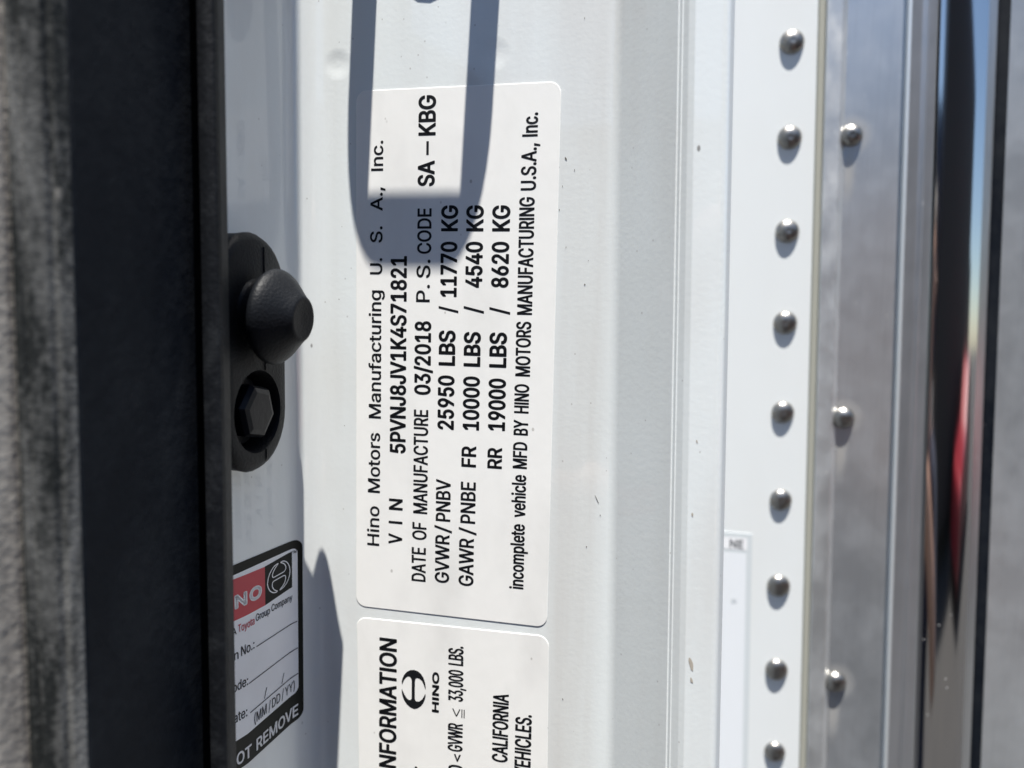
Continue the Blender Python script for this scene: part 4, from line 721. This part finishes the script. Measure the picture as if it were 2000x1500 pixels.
skinned('nose', [(0, .105, 1.655, .010), (0, .122, 1.625, .013)], [(0, 1)], 0, (skin_m,), lambda c: 0)
for sx_ in (-1, 1):
    skinned('ear', [(sx_ * .076, .015, 1.655, .012, .02), (sx_ * .08, .015, 1.62, .009, .014)], [(0, 1)], 0, (skin_m,), lambda c: 0)
    hx = -.145 if sx_ < 0 else .062
    for f_, (dz, ln_) in enumerate(((.035, .065), (.015, .072), (-.005, .068), (-.024, .054))):
        skinned('finger', [(hx, .385, 1.535 + dz, .010), (hx + (-sx_) * .0 , .385 + .022, 1.54 + dz, .009), (hx - sx_ * ln_ * .35, .385 + .034, 1.545 + dz, .008)], [(0, 1), (1, 2)], 0, (skin_m,), lambda c: 0, 1)
    skinned('palm', [(hx - .005 * sx_, .375, 1.505, .022, .02), (hx, .383, 1.545, .028, .014), (hx, .386, 1.575, .02, .012)], [(0, 1), (1, 2)], 0, (skin_m,), lambda c: 0, 1)
    skinned('thumb', [(hx - .01 * sx_, .378, 1.52, .012), (hx - .035 * sx_, .372, 1.545, .010), (hx - .05 * sx_, .376, 1.57, .008)], [(0, 1), (1, 2)], 0, (skin_m,), lambda c: 0, 1)
phone = thing('phone', 'dark smartphone held up towards the truck, seen only mirrored in the metal', 'phone', (0, 0, H0))
pm = Mat('phone_case', (.012, .012, .014), .3, coat=.5)
prp = rrect(-.138, -.062, .014, .014, .010); V = [(x, -.012, z) for x, z in prp] + [(x, -.020, z) for x, z in prp]; n_ = len(prp)
mesh_obj('case', [(v[0] + .0, v[1], v[2]) for v in V], [tuple(range(n_)), tuple(range(n_, 2 * n_))] + [(i, (i + 1) % n_, n_ + (i + 1) % n_, n_ + i) for i in range(n_)], pm, phone)

# ---------------------------------------------------------------- the open cab door beside the photographer
door = thing('cab_door', 'open truck cab door with black inner trim, seen only mirrored in the metal', 'door', (-.62, -.55, 1.0))
dm = Mat('door_inner_trim', (.015, .016, .018), .6); dp = Mat('door_skin', (.75, .77, .77), .35, coat=.5)
def slab(name, x0, x1, out, mat):
    n = len(out); V = [(x0, y, z) for y, z in out] + [(x1, y, z) for y, z in out]
    return mesh_obj(name, V, [tuple(range(n)), tuple(range(n, 2 * n))] + [(i, (i + 1) % n, n + (i + 1) % n, n + i) for i in range(n)], mat, door)
dout = rrect(-.50, -.45, .50, 1.05, .10)
slab('inner_trim', .0, -.03, dout, dm); slab('outer_skin', -.032, -.05, [(y * 1.02, z * 1.01) for y, z in dout], dp)
slab('armrest', .05, .001, rrect(-.35, .10, .25, .18, .03), dm)
slab('door_handle', .03, .001, rrect(-.42, .30, -.28, .35, .02), steel)

# ---------------------------------------------------------------- red car behind the photographer, plus unseen vehicles added for dark reflections
red = Mat('car_red', (.20, .012, .02), .3, coat=.8); glass_m = Mat('car_glass', (.01, .012, .014), .1, coat=.5); tyre_m = Mat('tyre', (.015, .015, .015), .85)
car = thing('parked_car', 'red car parked beside the photographer, mirrored in the chrome and aluminium', 'car', (6.0, -2.7, 0))
def side_prism(name, pts, y0, y1, mat, parent, x_off=0):
    n = len(pts); V = [(x + x_off, y0, z) for x, z in pts] + [(x + x_off, y1, z) for x, z in pts]
    return mesh_obj(name, V, [tuple(range(n)), tuple(range(n, 2 * n))] + [(i, (i + 1) % n, n + (i + 1) % n, n + i) for i in range(n)], mat, parent, 25)
body_p = rounded([(-2.2, .3, 0), (-2.2, .85, .15), (-1.3, .98, .2), (-.6, 1.02, .05), (1.6, 1.02, .1), (2.15, .98, .12), (2.2, .3, 0)], 5)
cab_p = rounded([(-.75, 1.0, 0), (-.1, 1.48, .2), (1.0, 1.50, .25), (1.75, 1.0, 0)], 5)
side_prism('body', body_p, -.88, .88, red, car); side_prism('cabin', cab_p, -.74, .74, red, car)
side_prism('window', [(-.5, 1.04), (-.05, 1.40), (.42, 1.42), (.42, 1.04)], .741, .75, glass_m, car); side_prism('window', [(.50, 1.04), (.50, 1.42), (.95, 1.42), (1.4, 1.04)], .741, .75, glass_m, car)
for wx in (-1.4, 1.35):
    for wy in (-.8, .8):
        lathe('wheel', [(.32, -.1), (.34, -.07), (.34, .07), (.32, .1), (.2, .1), (.18, .07), (.05, .09)], tyre_m, car, Matrix.Translation((wx, wy, .34)) @ Matrix.Rotation(math.radians(-90 if wy > 0 else 90), 4, 'X'), 28)
trl = thing('added_trailer', 'dark blue trailer added out of view to darken the reflection in the chrome post', 'trailer', (1.0, -11.0, 0))  # added out of view so the metal mirrors dark navy above the horizon
navy = Mat('trailer_navy', (.025, .035, .07), .5); grey_m = Mat('trailer_frame', (.05, .05, .055), .6)
side_prism('trailer_body', [(-9, 1.1), (-9, 4.2), (14, 4.2), (14, 1.1)], -1.25, 1.25, navy, trl)
side_prism('chassis', [(-8.8, .8), (-8.8, 1.09), (8.6, 1.09), (8.6, .8)], -.6, .6, grey_m, trl)
for k in range(16): side_prism('side_post', [(-8.7 + k * 1.45, 1.15), (-8.7 + k * 1.45, 3.95), (-8.62 + k * 1.45, 3.95), (-8.62 + k * 1.45, 1.15)], 1.252, 1.28, grey_m, trl)
for wx in (-7.6, -6.4, 6.6):
    for wy in (-1.0, 1.0):
        lathe('wheel', [(.46, -.14), (.5, -.1), (.5, .1), (.46, .14), (.28, .12), (.2, .05), (.08, .08)], tyre_m, trl, Matrix.Translation((wx, wy, .5)) @ Matrix.Rotation(math.radians(-90 if wy > 0 else 90), 4, 'X'), 28)

van = thing('added_truck', 'tall dark brown box truck added out of view as a dark reflection in the chrome', 'truck', (5.6, -5.6, 0))  # added out of view; gives the post its tall brown-dark reflection
brown = Mat('truck_brown', (.035, .024, .020), .5)
side_prism('truck_body', [(-4.4, .32), (-4.4, 4.4), (3.2, 4.4), (3.2, .32)], -1.3, 1.3, brown, van)
side_prism('truck_cab', rounded([(5.1, .5, 0), (5.1, 1.5, .2), (4.7, 2.6, .3), (3.25, 2.7, .1), (3.25, .5, 0)], 5), -1.1, 1.1, brown, van)
side_prism('window', [(4.75, 1.6), (4.5, 2.4), (3.7, 2.4), (3.7, 1.6)], 1.101, 1.12, glass_m, van)
for wx in (4.2, -1.8):
    for wy in (-1.0, 1.0):
        lathe('wheel', [(.42, -.14), (.46, -.1), (.46, .1), (.42, .14), (.26, .12), (.2, .05), (.08, .08)], tyre_m, van, Matrix.Translation((wx, wy, .46)) @ Matrix.Rotation(math.radians(-90 if wy > 0 else 90), 4, 'X'), 28)
